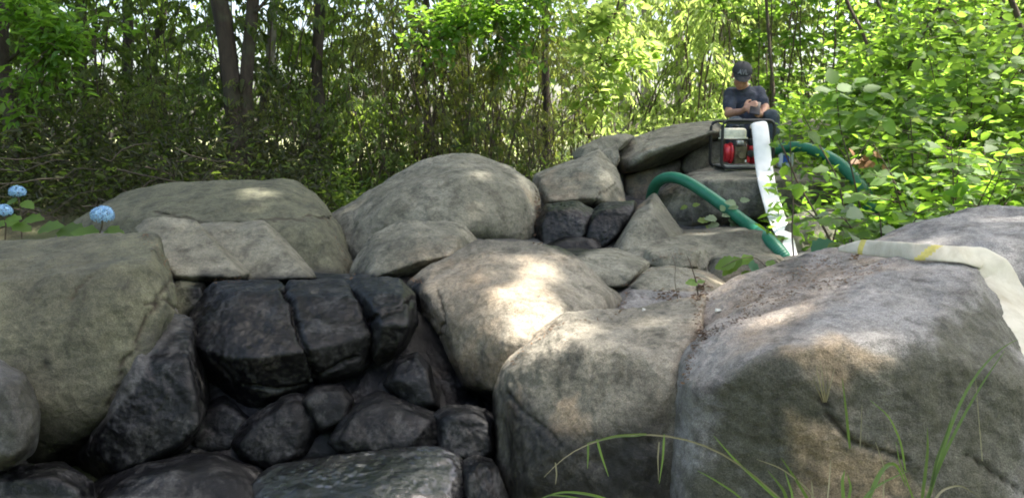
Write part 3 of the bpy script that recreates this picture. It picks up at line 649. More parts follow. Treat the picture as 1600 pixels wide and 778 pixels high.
# --- trees with visible trunks
CROWN = []
for i in range(3):
    rg = np.random.default_rng(70+i); n = 5200; nc = 90
    cc = unit(rg.normal(size=(nc, 3)))*rg.uniform(.3, 1, (nc, 1))**.5*np.array([2.4, 2.4, 1.7])
    p = cc[rg.integers(0, nc, n)]+rg.normal(size=(n, 3))*.28
    d = unit(rg.normal(size=(n, 3))+np.array([0, 0, -.5])); u_ = unit(rg.normal(size=(n, 3))*.5+np.array([0, 0, 1.]))
    CROWN.append(npmesh('crown', *leaves(p, d, u_, .17*rg.uniform(.7, 1.3, n), .5, 'oval'), [LM]))
def tree(label, path_px, r0, r1, barkm=BD, group=None, crown=True, name='tree', limbs=3, seed=1, extra=()):
    """path_px: list of (px, py, depth) from the base up; continued upwards above the picture"""
    rg = np.random.default_rng(seed)
    pts = [np.array(P(*q)) for q in path_px]; base = pts[0].copy()
    gzz = gz(base[0], base[1]); dn = pts[0].copy(); dn[2] = min(gzz, base[2])-.15; 
    if base[2] > gzz+.05: pts = [dn]+pts
    top = pts[-1].copy(); dirv = pts[-1]-pts[-2]; dirv /= np.linalg.norm(dirv)
    dirv = unit((dirv*np.array([.5, .5, 1])+np.array([0, 0, .6]))[None])[0]
    for k in range(4): pts.append(top+dirv*(k+1)*1.3+rg.normal(size=3)*.08)
    pts = np.array(pts)
    t = np.linspace(0, len(pts)-1, 36); path = np.stack([np.interp(t, np.arange(len(pts)), pts[:, a]) for a in range(3)], 1)
    for _ in range(3): path[1:-1] = (path[:-2]+2*path[1:-1]+path[2:])/4
    path += .012*np.stack([fbm(path*1.6, seed, 2), fbm(path*1.6, seed+3, 2), 0*path[:, 0]], 1)*2
    zt = np.clip((path[:, 2]-path[0, 2])/4.0, 0, 1)
    R_ = r0+(r1-r0)*zt; R_ = np.maximum(R_*(1-.45*np.clip((path[:, 2]-4)/4, 0, 1)), .01); R_ = R_*(1+.35*np.exp(-(path[:, 2]-path[0, 2])/.18))
    v, q = tube(path, R_, 12)
    v = v+.06*r0*np.stack([fbm(v*np.array([9, 9, 3.]), seed+8, 3)]*3, 1)
    o = Vector((path[0][0], path[0][1], path[0][2]))
    root = empty(name, o, label, 'tree', group)
    link('trunk', npmesh('trunk', v-np.array(o), q, [barkm], True), root)
    for k in range(limbs):
        f = rg.uniform(.45, .95); p0 = path[int(f*35)]; az = rg.uniform(0, 6.28); ln = rg.uniform(.8, 1.6)
        dv = np.array([math.cos(az)*.8, math.sin(az)*.8, .6]); tt = np.linspace(0, 1, 7)[:, None]
        lp = p0+dv*ln*tt+rg.normal(size=(7, 3))*.04*tt
        v, q = tube(lp, np.linspace(r1*.5, .008, 7), 6); link('limb', npmesh('limb', v-np.array(o), q, [barkm], True), root)
    for ex, ra, rb in extra:
        lp = np.array([np.array(P(*e)) for e in ex]); t = np.linspace(0, len(lp)-1, 16)
        lp = np.stack([np.interp(t, np.arange(len(lp)), lp[:, a]) for a in range(3)], 1)
        for _ in range(2): lp[1:-1] = (lp[:-2]+2*lp[1:-1]+lp[2:])/4
        v, q = tube(lp, np.linspace(ra, rb, 16), 8); link('limb', npmesh('limb', v-np.array(o), q, [barkm], True), root)
    if crown:
        c = link('crown', CROWN[seed % 3], root); c.location = Vector(path[-3])-o; c.rotation_euler.z = seed*1.7
    return root
tree('dark tree trunk at the far left edge with a thin curved branch', [(30, 275, 7), (22, 200, 7), (8, 100, 7), (4, 0, 7)], .055, .04, seed=1, extra=[([(12, 96, 7), (38, 75, 6.95), (52, 45, 6.95), (40, 18, 6.9), (30, 0, 6.9)], .017, .009), ([(20, 170, 7), (26, 140, 6.95), (14, 118, 6.95)], .008, .005)])
tree('dim slender trunk behind the blue flowers, left of the forked tree', [(202, 262, 9.5), (200, 150, 9.5), (202, 0, 9.5)], .075, .05, seed=2)
tree('thin dim trunk just right of the slender one', [(226, 268, 11), (224, 150, 11), (246, 60, 11), (258, 0, 11)], .08, .05, seed=3)
tree('short dim trunk low in the thicket above the first blue flower', [(137, 280, 9.6), (136, 200, 9.6), (126, 100, 9.6), (130, 0, 9.6)], .085, .05, seed=4)
tree('big dark forked tree, two stems rising close together behind the left boulders', [(374, 300, 7.2), (370, 240, 7.2), (364, 150, 7.2), (352, 60, 7.2), (343, 0, 7.2)], .085, .075, seed=5,
     extra=[([(384, 292, 7.25), (385, 220, 7.25), (383, 140, 7.25), (390, 60, 7.25), (396, 0, 7.25), (402, -90, 7.25)], .07, .055), ([(398, 20, 7.2), (412, 6, 7.2), (420, -20, 7.2)], .018, .012), ([(350, 105, 7.2), (320, 80, 7.1), (280, 50, 7.1)], .008, .004)])
tree('slim lighter trunk leaning behind the forked tree', [(406, 290, 7.8), (412, 200, 7.8), (420, 90, 7.8), (428, 0, 7.8)], .05, .04, BP, seed=6)
tree('dark straight trunk with a swollen foot between the two back boulders', [(497, 300, 7.9), (496, 200, 7.9), (498, 100, 7.9), (500, 0, 7.9)], .062, .045, seed=7)
tree('thin stem behind the crown of the domed boulder', [(664, 260, 9), (666, 150, 9), (662, 60, 9), (668, 0, 9)], .04, .03, seed=8, limbs=1)
tree('thin leaning stem left of its twin above the domed boulder', [(648, 262, 9.3), (652, 150, 9.3), (640, 0, 9.3)], .035, .025, seed=9, limbs=1)
tree('slender dark stem rising from the undergrowth above the upper basin', [(856, 230, 9.5), (854, 120, 9.5), (848, 0, 9.5)], .05, .04, seed=10, limbs=1)
G_P = 'pale far trunks in the sunlit glade'
for i, (px, y) in enumerate([(1010, 18), (1062, 16), (1094, 20), (1122, 17), (1140, 22), (975, 22), (1180, 19)]):
    tree('pale sunlit trunk among yellow-green leaves left of the capped person', [(px, 190, y), (px+rnd.uniform(-6, 6), 100, y), (px+rnd.uniform(-10, 10), 0, y)], .13, .10, BP, group=G_P, seed=20+i, limbs=1, crown=i % 2 == 0)
G_R = 'far trunks in the wood at the upper right'
for i, (px, y) in enumerate([(1488, 14), (1506, 17), (1560, 15), (1585, 18), (1535, 24), (1400, 18), (1320, 20)]):
    tree('far straight trunk near the bright gap at the upper right', [(px, 200, y), (px+rnd.uniform(-5, 5), 100, y), (px+rnd.uniform(-8, 8), 0, y)], .12, .09, BP if i % 2 else BD, group=G_R, seed=40+i, limbs=1, crown=i % 2 == 0)
tree('thin dark leaning sapling stem above the leafy bush, left one', [(1372, 120, 8), (1350, 50, 8), (1322, -10, 8)], .018, .014, BT, seed=51, limbs=0, crown=False, name='sapling')
tree('thin dark leaning sapling stem above the leafy bush, right one', [(1420, 110, 8.2), (1390, 50, 8.2), (1368, -10, 8.2)], .018, .014, BT, seed=52, limbs=0, crown=False, name='sapling')
tree('thin dark stem leaning in the upper right corner', [(1600, 60, 8), (1588, 20, 8), (1570, -15, 8)], .03, .025, BT, seed=53, limbs=0, crown=False, name='sapling')
tree('thin stem rising right behind the capped person', [(1212, 160, 9), (1205, 100, 9), (1196, 0, 9)], .02, .016, BT, seed=54, limbs=0, crown=False, name='sapling')

# --- trees with unseen crowns added for shade, gaps cut for chosen sun patches
SUNSPOTS = []       # (px, py, radius in metres)
for q in [(845, 430, .11), (835, 465, .13), (838, 505, .16), (838, 545, .13), (848, 560, .08), (800, 470, .05), (918, 518, .12), (870, 397, .07),
          (392, 300, .13), (415, 316, .03), (290, 293, .06), (800, 264, .02), (812, 285, .03), (828, 300, .03), (690, 248, .02),
          (1120, 530, .06), (1150, 515, .06), (1180, 503, .05), (1310, 575, .04), (1345, 562, .03), (1300, 700, .05), (1320, 740, .06), (1240, 690, .04),
          (812, 640, .04), (900, 650, .045), (885, 670, .03), (1000, 500, .035), (1090, 470, .04), (1380, 392, .06), (1520, 410, .04), (1450, 398, .05),
          (1185, 215, .06), (1190, 260, .06), (1198, 310, .06), (1215, 350, .06), (1232, 390, .06), (1000, 205, .05),
          (560, 735, .04), (720, 530, .03)]:
    px, py, r = q; d = surf(px, py, 5.5); SUNSPOTS.append((np.array(P(px, py, d)), r))
for px, py, d, r in ((1400, 230, 4.4, .22), (1470, 270, 4.2, .2), (1520, 210, 4.8, .25), (1330, 250, 4.8, .14), (1290, 170, 4.8, .13), (1350, 150, 5.2, .2), (1560, 280, 4.3, .2), (1420, 310, 4.1, .13), (1590, 180, 5.5, .3), (1450, 150, 6.2, .3), (1270, 290, 4.3, .08), (1160, 410, 3.9, .08), (780, 40, 7, .3), (60, 50, 6.6, .3)):
    SUNSPOTS.append((np.array(P(px, py, d)), r))      # sunlit leaves
SD = np.array(SUN_DIR)
def canopy(label, cx, cy, rx, ry, hgt, n, seed, trunk_at, L=.17, thick=1.4, holes=True):
    rg = np.random.default_rng(seed); off = SD/SD[2]*hgt
    m_ = 0; a = rg.uniform(0, 2*math.pi, n); rr = np.sqrt(rg.uniform(0, 1, n))
    p = np.stack([cx+np.cos(a)*rr*rx, cy+np.sin(a)*rr*ry, np.zeros(n)], 1)
    p[:, :2] += .5*np.stack([fbm(p*.9, seed, 2), fbm(p*.9, seed+4, 2)], 1)
    p[:, 2] = 1.0; p = p+off; p += SD*rg.normal(size=(n, 1))*thick*.5
    keep = np.ones(n, bool)
    if holes:
        for c, r in SUNSPOTS:
            v = p-c; t = v @ SD; ds = np.linalg.norm(v-t[:, None]*SD, axis=1)
            keep &= ds > r*1.15+.06*rg.uniform(.3, 1.0, n)
    p = p[keep]; n = len(p)
    d = unit(rg.normal(size=(n, 3))+np.array([0, 0, -.2])); u_ = unit(rg.normal(size=(n, 3))*.35+np.array([0, 0, 1.]))
    v, q = leaves(p, d, u_, L*rg.uniform(.7, 1.3, n), .6, 'oval')
    bx, by = trunk_at; bz = gz(bx, by)-.2; root = empty('tree', (bx, by, bz), label, 'tree'); o = np.array([bx, by, bz])
    mid = np.array([cx, cy, 1.])+off
    t = np.linspace(0, 1, 16)[:, None]; pth = o*(1-t)+np.array([o[0]*.6+mid[0]*.4, o[1]*.6+mid[1]*.4, mid[2]])*t
    v2, q2 = tube(pth, np.linspace(.19, .07, 16), 12); link('trunk', npmesh('trunk', v2-o, q2, [BP], True), root)
    for k in range(7):
        f = .45+.08*k; p0 = pth[int(f*15)]; az = k*2.4; tgt = mid+np.array([math.cos(az)*rx*.7, math.sin(az)*ry*.7, .2])
        tt = np.linspace(0, 1, 8)[:, None]; lp = p0*(1-tt)+tgt*tt+np.array([0, 0, .6])*tt*(1-tt)
        v3, q3 = tube(lp, np.linspace(.06, .012, 8), 6); link('limb', npmesh('limb', v3-o, q3, [BP], True), root)
    link('crown', npmesh('crown', v-o, q, [LM]), root)
canopy('unseen tall tree on the right, its crown shaped to shade and dapple the boulders', 1.2, 4.1, 3.8, 4.0, 12, 46000, 5, (9.5, 7.0))
canopy('unseen tall tree whose crown is shaped to shade the left boulders and shrubs', -4.6, 5.0, 3.6, 3.4, 13, 20000, 6, (-9.0, 5.0))
cloud(9, 16000, -12, 12, -13, -7, .3, 8.5, .26, .5, LM, 'unseen_shade_wood', clump=1.6)  # unseen wood, added to keep light off the boulder fronts
cloud(10, 5000, -10, -6, -6, 4, .3, 7, .26, .5, LM, 'unseen_shade_wood', clump=1.5)
cloud(11, 5000, 6.5, 10, -6, 3, .3, 7, .26, .5, LM, 'unseen_shade_wood', clump=1.5)
canopy('tall tree whose unseen crown is shaped to shade the middle wood', -3.4, 9.0, 4.0, 2.0, 14, 4500, 7, (-1.2, 16.5))

def overhang(label, limb_px, blobs, n, lm, seed, L=.09, wd=.5, shape='oval', droop=.2):
    """a leafy limb reaching into the picture from a tree outside it"""
    rg = np.random.default_rng(seed); p = np.array([np.array(P(*q)) for q in limb_px]); o = p[0].copy(); t = np.linspace(0, len(p)-1, 16)
    p = np.stack([np.interp(t, np.arange(len(p)), p[:, a]) for a in range(3)], 1); p[1:-1] = (p[:-2]+2*p[1:-1]+p[2:])/4
    root = empty('overhanging_branch', o, label, 'branch'); parts = [tube(p, np.linspace(.022, .005, 16), 7)]; PP = []; DD = []
    for px, py, d, r, w_ in blobs:
        c = np.array(P(px, py, d)); j = p[np.argmin(np.linalg.norm(p-c, axis=1))]
        for k in range(9):
            e = c+rg.normal(size=3)*r*.6; tt = np.linspace(0, 1, 6)[:, None]; tw = j*(1-tt)+e*tt+rg.normal(size=(6, 3))*.02*tt; parts.append(tube(tw, np.linspace(.006, .0015, 6), 4))
            m_ = int(n*w_/9); q = rg.uniform(.45, 1.1, (m_, 1)); PP.append(j*(1-q)+e*q+rg.normal(size=(m_, 3))*r*.22); DD.append(unit((e-j)[None]*.5+rg.normal(size=(m_, 3))*np.array([.6, .6, .25])+np.array([0, 0, -droop])))
    PP = np.concatenate(PP); DD = np.concatenate(DD); u_ = unit(rg.normal(size=PP.shape)*.4+np.array([0, 0, 1.]))
    v, q = join(parts); link('limb', npmesh('limb', v-o, q, [BT], True), root)
    v, q = leaves(PP-o, DD, u_, L*rg.uniform(.6, 1.25, len(PP)), wd, shape); link('foliage', npmesh('foliage', v, q, [lm]), root)
overhang('vivid green leafy branch hanging into the top middle of the picture', [(900, -160, 7), (830, -60, 7), (760, 20, 7), (690, 60, 7)], [(770, 10, 7, .28, 1), (720, 45, 7, .28, 1), (810, 50, 7, .25, .9), (660, 30, 7.1, .25, .8), (800, 95, 7, .2, .5), (850, -10, 7, .25, .7)], 420, LB, 3, .075, .5)
overhang('sunlit leafy branch in the top left corner', [(-120, -120, 6.6), (-20, -30, 6.6), (60, 40, 6.6), (110, 90, 6.6)], [(20, 20, 6.6, .3, 1), (90, 30, 6.6, .28, 1), (60, 90, 6.6, .25, .8), (140, 60, 6.7, .25, .7), (30, 140, 6.6, .2, .5)], 260, LB, 4, .10, .45, 'long')
overhang('yellow-green broad-leaved branch above the upper end of the long boulder', [(1010, -160, 8.5), (980, -40, 8.5), (950, 60, 8.5), (930, 140, 8.5)], [(960, 30, 8.5, .35, 1), (920, 90, 8.5, .32, 1), (1000, 110, 8.5, .3, .8), (900, 20, 8.5, .3, .8), (940, 160, 8.6, .3, .8)], 170, LY, 5, .13, .5)
overhang('soft green layered branch over the right bank', [(1560, -200, 7), (1500, -60, 7), (1440, 60, 7), (1400, 150, 7)], [(1460, 40, 7, .35, 1), (1400, 90, 7, .35, 1), (1500, 120, 7, .35, 1), (1350, 130, 7, .3, .7), (1560, 60, 7, .3, .7), (1440, 170, 7, .3, .8)], 260, LB, 6, .09, .55)
# ------------------------------------------------------------------ near plants
LFR = []
def lobed_leaf(name, m, lobes=5, depth=.22, size=1.0):
    """a single broad toothed leaf lying along +x, unit long, folded a little on the midrib"""
    n = 15; t = np.linspace(0, 1, n); half = .46*np.sin(math.pi*t**.8)**.75*(1-depth*np.abs(np.sin(t*math.pi*lobes/1.6)))
    V = [(0, 0, 0)]; up = []; 
    xs = t
    mid = [(x, 0, -.16*x*x) for x in xs]; L_ = [(x-.06*h, h, -.16*x*x+.16*h) for x, h in zip(xs, half)]; R_ = [(x-.06*h, -h, -.16*x*x+.16*h) for x, h in zip(xs, half)]
    V = np.array(mid+L_+R_); q = []
    for i in range(n-1):
        q.append((i, i+1, n+i+1, n+i)); q.append((i+1, i, 2*n+i, 2*n+i+1))
    return npmesh('leaf', V, np.array(q), [m], True)
LEAF_N = [lobed_leaf('leaf', LB, l, d) for l, d in ((5, .30), (7, .22), (4, .34))]
LEAF_P = [lobed_leaf('leaf', LY, 5, .3)]
LPALE = leaf_mat('pale_green_leaf', (.16, .22, .12), (.2, .26, .15), (.24, .3, .18), (.3, .42, .15), .4)
LEAF_W = [lobed_leaf('leaf', LPALE, 6, .3)]
LBLUE = leaf_mat('bluish_green_leaf', (.03, .11, .06), (.04, .13, .07), (.05, .15, .08), (.08, .3, .14), .4)
LEAF_G = [lobed_leaf('leaf', LBLUE, 6, .3)]
CLEAR = [([(1225, 228), (1260, 230), (1290, 243), (1320, 262), (1340, 285)], 17, 6.2), ([(1186, 190), (1190, 225), (1195, 262), (1202, 300), (1212, 335), (1224, 362), (1236, 392), (1240, 415)], 27, 5.9), ([(1165, 100), (1165, 190)], 48, 6.5)]
def put_leaf(root, o, pos, d, up, L, me):
    p_ = np.array(pos, float)[None]+unit(np.array(d, float)[None])*L*.5; qx, qy, qd = proj(p_)
    for l_, w_, far_ in CLEAR:                 # leaves grow round the hoses, not across them
        if qd[0] < far_ and segdist(qx, qy, l_)[0] < w_: return None
    d = Vector(d).normalized(); s = d.cross(Vector(up)).normalized()*-1; u = d.cross(s)
    M = Matrix((d, s, u)).transposed().to_4x4(); M = Matrix.Translation(Vector(pos)-Vector(o)) @ M @ Matrix.Diagonal((L, L, L, 1))
    l = link('leaf', me, root); l.matrix_local = M; return l
def leafy_bush(label, base, H, R, seed, nstem=5, ntwig=7, per=4, L=.09, group=None, back=0, mats=(LEAF_N,), name='leafy_bush', maxl=280, droop=.1, backm=LB, stem_r=.007):
    rg = np.random.default_rng(seed); b = Vector(base); root = empty(name, b, label, 'bush', group); st = []; cand = []
    for s in range(nstem):
        a = s*2.399+rg.uniform(0, 1); rr = R*rg.uniform(.3, 1); t = np.linspace(0, 1, 8)[:, None]
        tip = np.array([math.cos(a)*rr, math.sin(a)*rr, H*rg.uniform(.7, 1)]); path = tip*t+np.array([rg.normal()*.1, rg.normal()*.1, .15])*H*t*(1-t)
        st.append(tube(path, np.linspace(stem_r, stem_r*.3, 8), 6))
        for k in range(ntwig):
            f = rg.uniform(.25, 1); i0 = min(int(f*7), 6); p0 = path[i0]+(path[i0+1]-path[i0])*(f*7-i0)
            az = rg.uniform(0, 6.28); ln = R*rg.uniform(.3, .65); dv = np.array([math.cos(az), math.sin(az), rg.uniform(-.05, .3)]); tt = np.linspace(0, 1, 4)[:, None]
            tp = p0+dv*ln*tt; st.append(tube(tp, np.linspace(stem_r*.4, stem_r*.15, 4), 4))
            for j in range(per):
                q = (j+1)/per; pp = p0+dv*ln*q; sd = 1 if j % 2 else -1
                d = np.array([-dv[1]*sd, dv[0]*sd, 0])*rg.uniform(.5, 1)+dv*.6+np.array([0, 0, -droop+rg.normal()*.15])
                cand.append((pp, d, np.array([rg.normal()*.5, rg.normal()*.5-.25, 1.]), L*rg.uniform(.6, 1.2)))
    link('stems', npmesh('stems', *join(st), [BT], True), root)
    cand = cand[:maxl]
    for i, (pp, d, u, l) in enumerate(cand):
        ms = mats[rg.integers(0, len(mats))]; put_leaf(root, b, np.array(b)+pp, d, u, l, ms[rg.integers(0, len(ms))])
    if back:   # the thin mass of smaller leaves inside the bush
        n = back; pp = rg.normal(size=(n, 3))*np.array([R*.45, R*.45, H*.22])+np.array([0, 0, H*.5]); d = unit(rg.normal(size=(n, 3))*np.array([1, 1, .4])); u = unit(rg.normal(size=(n, 3))*.5+np.array([0, 0, 1.]))
        pp[:, 2] = np.abs(pp[:, 2]); qx, qy, qd = proj(pp+np.array(b)); kk = np.ones(n, bool)
        for l_, w_, far_ in CLEAR: kk &= ~((qd < far_) & (segdist(qx, qy, l_) < w_))
        pp, d, u = pp[kk], d[kk], u[kk]; n = len(pp)
        v, q = leaves(pp, d, u, L*.9*rg.uniform(.6, 1.2, n), .62, 'oval'); tag(link('small_leaves', npmesh('small_leaves', v, q, [backm]), root), kind='stuff')
    return root
def bx(px, y, dz=0):
    x = at(px, y); return (x, y, gz(x, y)-.03+dz)
leafy_bush('bright green lobed-leaf bush spreading right behind the white flat hose', bx(1490, 4.3), .95, .62, 1, 9, 8, 4, .088, back=450)
leafy_bush('bright green bush at the right edge above the arched boulder', bx(1630, 4.6), 1.0, .65, 2, 9, 8, 4, .088, back=450)
leafy_bush('tall bright bush whose top sprig stands nearest the person', bx(1430, 5.2), 1.05, .5, 3, 9, 8, 4, .08, back=300, mats=(LEAF_N, LEAF_P))
leafy_bush('dense green bush farther back over the middle of the leafy bank', bx(1490, 6.2), 1.35, .85, 4, 9, 8, 4, .10, back=1300, backm=LM)
leafy_bush('dense green bush farther back at the right edge', bx(1650, 6.6), 1.5, .9, 5, 9, 8, 4, .10, back=1300, backm=LM)
leafy_bush('dense green bush in the shade to the right of the person', bx(1390, 8.2), 1.3, .7, 6, 9, 8, 4, .10, back=1100, backm=LM)
leafy_bush('low leafy plant with pale whitish leaves by the tip of the flat hose', bx(1385, 3.75, .45), .38, .34, 7, 7, 4, 4, .085, mats=(LEAF_W, LEAF_N, LEAF_N), back=80)
leafy_bush('low bright plant beside the thin bare stems behind the hose end', bx(1335, 4.0, .3), .34, .2, 8, 5, 4, 4, .06, mats=(LEAF_N, LEAF_P))
def sprig(label, stems, leaves_px, seed=0, name='sapling', r=.006, mats=LEAF_N, L=None, m=BT, lbl_cat='sapling'):
    """stems: list of pixel paths (px,py,d); leaves_px: (px,py,d, direction angle in picture degrees, length px)"""
    rg = np.random.default_rng(seed); o = P(*stems[0][0]); root = empty(name, o, label, lbl_cat); on = np.array(o)
    for i, s in enumerate(stems):
        p = np.array([np.array(P(*q)) for q in s]); t = np.linspace(0, len(p)-1, 14); p = np.stack([np.interp(t, np.arange(len(p)), p[:, a]) for a in range(3)], 1)
        p[1:-1] = (p[:-2]+2*p[1:-1]+p[2:])/4
        rr = r*(1 if i == 0 else .6); link('stem', npmesh('stem', *(lambda v, q: (v-on, q))(*tube(p, np.linspace(rr, rr*.4, 14), 6)), [m], True), root)
    X = CR[:, 0]; Yc = CR[:, 1]; Zc = CR[:, 2]
    for (px, py, d, an, ln) in leaves_px:
        dr = X*math.cos(rad(an))+Yc*math.sin(rad(an))+Zc*rg.uniform(-.3, .4); up = Yc*.75+Zc*rg.uniform(.35, .9)+X*rg.normal()*.35
        put_leaf(root, o, P(px, py, d), dr, up, ln/F*d, mats[rg.integers(0, len(mats))])
    return root
rg = np.random.default_rng(5)
# dark bare sapling in front of the pump rock
d0 = 4.3
lv = []
for cx, cy, n_, sp in ((1275, 262, 6, 18), (1252, 290, 4, 12), (1300, 285, 6, 20), (1322, 325, 6, 18), (1228, 226, 2, 6), (1262, 214, 4, 16)):
    for _ in range(max(n_-2, 1)): lv.append((cx+rg.normal()*sp*.7, cy+rg.normal()*sp*.55, d0-.05, rg.choice([-20, 10, 160, 200, 260])+rg.normal()*20, rg.uniform(16, 27)))
sprig('bare dark sapling with a few round bright leaves in front of the pump boulder', [[(1312, 425, d0), (1300, 380, d0), (1285, 352, d0), (1268, 322, d0), (1245, 285, d0), (1232, 250, d0), (1222, 228, d0)],
      [(1240, 400, d0), (1237, 360, d0), (1240, 320, d0), (1236, 260, d0), (1234, 200, d0)], [(1300, 382, d0), (1308, 352, d0), (1318, 325, d0)], [(1245, 285, d0), (1240, 270, d0), (1215, 215, d0)],
      [(1285, 352, d0), (1262, 330, d0), (1240, 318, d0)], [(1318, 325, d0), (1310, 280, d0), (1285, 235, d0), (1265, 200, d0), (1252, 175, d0)]], lv, 1, r=.0085)
lv = [q_ for q_ in [(1290+rg.uniform(-14, 140), 165+rg.normal()*24, 4.8, rg.choice([0, 20, 170, 200])+rg.normal()*20, rg.uniform(20, 32)) for _ in range(34)] if q_[1] < 215 or q_[0] > 1380]
sprig('upright leafy sprig with broad pale-green leaves right of the person', [[(1345, 330, 4.85), (1330, 260, 4.8), (1312, 200, 4.8), (1306, 130, 4.8)], [(1330, 260, 4.8), (1290, 200, 4.8), (1262, 165, 4.8)], [(1330, 260, 4.8), (1370, 200, 4.8), (1392, 160, 4.8)]],
      lv+[(1304, 132, 4.8, 100, 30), (1308, 140, 4.8, 10, 30), (1300, 142, 4.8, 170, 28)], 2, r=.006)
d1 = 3.9
sprig('bright green drooping sprig over the hollow below the green hose', [[(1222, 438, d1), (1200, 420, d1), (1180, 400, d1), (1150, 405, d1), (1128, 418, d1)]],
      [(1178, 402, d1, 200, 34), (1160, 405, d1, 215, 40), (1150, 408, d1, 195, 34), (1200, 402, d1, 30, 30), (1196, 410, d1, -30, 30), (1175, 425, d1, 215, 26)], 3, r=.003)
sprig('bluish-green leaves gathered round the lower end of the white hose', [[(1262, 440, d1), (1255, 410, d1), (1270, 395, d1)]],
      [(1190, 420, d1, -30, 44), (1168, 412, d1, -35, 40), (1262, 402, d1, 10, 48), (1268, 394, d1, 25, 42), (1285, 398, d1, -5, 40), (1275, 410, d1, 10, 30), (1268, 404, d1, -15, 44), (1240, 396, d1, 60, 26)], 4, r=.003, mats=LEAF_G)
d2 = 3.3
sprig('tiny seedling with two yellow-green leaves growing from the crack in the ledge', [[(1092, 470, d2), (1088, 440, d2), (1080, 415, d2), (1074, 400, d2)]], [(1090, 442, d2, 175, 20), (1090, 442, d2, 20, 14), (1094, 468, d2, 60, 8)], 5, r=.0035, name='seedling', mats=LEAF_N, lbl_cat='seedling')
sprig('thin dry grass stalk beside the seedling on the stone steps', [[(1060, 470, d2+.3), (1054, 440, d2+.3), (1056, 415, d2+.3), (1048, 395, d2+.3)]], [], 6, r=.0018, name='dry_stalk', lbl_cat='stalk')
d3 = 5.3
sprig('small pale-leaved seedling against the shaded face of the pump boulder', [[(1126, 375, d3), (1128, 350, d3), (1132, 335, d3)], [(1128, 352, d3), (1150, 330, d3), (1152, 316, d3)]],
      [(1120, 342, d3, 175, 20), (1128, 338, d3, 10, 18), (1138, 345, d3, -5, 20), (1124, 350, d3, 190, 20), (1140, 352, d3, -10, 18), (1150, 318, d3, 170, 18), (1156, 314, d3, 10, 16), (1154, 324, d3, 180, 16), (1132, 330, d3, 120, 12)], 7, r=.002, name='seedling', mats=LEAF_W, lbl_cat='seedling')
sprig('tiny yellow-leaved seedling on the pump boulder left of the pale one', [[(1084, 372, d3), (1082, 345, d3), (1078, 325, d3)], [(1084, 350, d3), (1098, 350, d3), (1104, 355, d3)]],
      [(1074, 322, d3, 200, 12), (1082, 322, d3, 20, 12), (1090, 346, d3, 10, 20), (1102, 354, d3, -20, 20)], 8, r=.002, name='seedling', mats=LEAF_P, lbl_cat='seedling')

# --- blue hydrangeas at the left
BLU, nt_, n_, L_, b_ = mat('blue_petal'); g_ = N(nt_, 'ShaderNodeNewGeometry')
L_.new(ramp(nt_, g_.outputs['Random Per Island'], [(0, (.13, .27, .52)), (.5, (.22, .42, .66)), (1, (.36, .56, .74))]), b_.inputs['Base Color']); b_.inputs['Roughness'].default_value = .7
def hydrangea(label, px, py, d, rpx, base_px, leaves_px):
    c = P(px, py, d); r = rpx/F*d; o = P(*base_px); root = empty('hydrangea', o, label, 'flower'); on = np.array(o)
    p = np.array([np.array(o), (np.array(o)+np.array(c))/2+np.array([.01, 0, 0]), np.array(c)]); t = np.linspace(0, 2, 8); p = np.stack([np.interp(t, [0, 1, 2], p[:, a]) for a in range(3)], 1)
    v, q = tube(p, np.full(8, .004), 6); link('stem', npmesh('stem', v-on, q, [BT], True), root)
    rg = np.random.default_rng(int(px)); nf = 130; i = np.arange(nf); ph = np.arccos(1-1.55*(i+.5)/nf); th = i*2.39996
    D = np.stack([np.sin(ph)*np.cos(th), np.sin(ph)*np.sin(th), np.cos(ph)], 1); D = unit(D+rg.normal(size=D.shape)*.08)
    V = []; Q = []; n = 0
    for k in range(nf):
        nn = D[k]; a = np.cross(nn, [0, .3, 1]); a /= np.linalg.norm(a); b2 = np.cross(nn, a); s = r*.20; ctr = nn*r*np.array([1, 1, .8])*rg.uniform(.85, 1.05)
        for m_ in range(4):
            t0 = m_*math.pi/2+rg.uniform(0, .5); u1 = a*math.cos(t0)+b2*math.sin(t0); u2 = a*math.cos(t0+.9)+b2*math.sin(t0+.9); um = (u1+u2)/1.6
            V += [ctr, ctr+u1*s*.7+nn*s*.2, ctr+um*s*1.1+nn*s*.1, ctr+u2*s*.7+nn*s*.2]; Q.append((n, n+1, n+2, n+3)); n += 4
    V = np.array(V)+np.array(c)-on; link('bloom', npmesh('bloom', V, np.array(Q), [BLU], False), root)
    for (lx, ly, ld, an, ln) in leaves_px:
        X = CR[:, 0]; Yc = CR[:, 1]; Zc = CR[:, 2]
        put_leaf(root, o, P(lx, ly, ld), X*math.cos(rad(an))+Yc*math.sin(rad(an))+Zc*.2, Yc*.8+Zc*.6, .72*ln/F*ld, LEAF_N[int(lx) % 3])
hydrangea('blue flower head standing alone on the large olive boulder, right one of three', 160, 336, 3.6, 17, (152, 372, 3.62), [(155, 366, 3.6, 170, 60), (170, 355, 3.6, -25, 36), (160, 365, 3.6, 5, 44), (178, 362, 3.6, -10, 26)])
hydrangea('blue flower head highest at the left edge, over the brush', 27, 300, 4.3, 12, (34, 372, 4.3), [(28, 312, 4.3, 200, 30), (34, 316, 4.3, -20, 32), (36, 345, 4.3, 10, 50), (30, 350, 4.3, 170, 46)])
hydrangea('blue flower head cut by the left edge below the highest one', 5, 330, 4.1, 13, (8, 376, 4.1), [(8, 344, 4.1, 10, 40), (20, 352, 4.1, -10, 46), (4, 352, 4.1, 190, 40), (90, 362, 4.15, 5, 70), (60, 360, 4.15, 15, 60)])

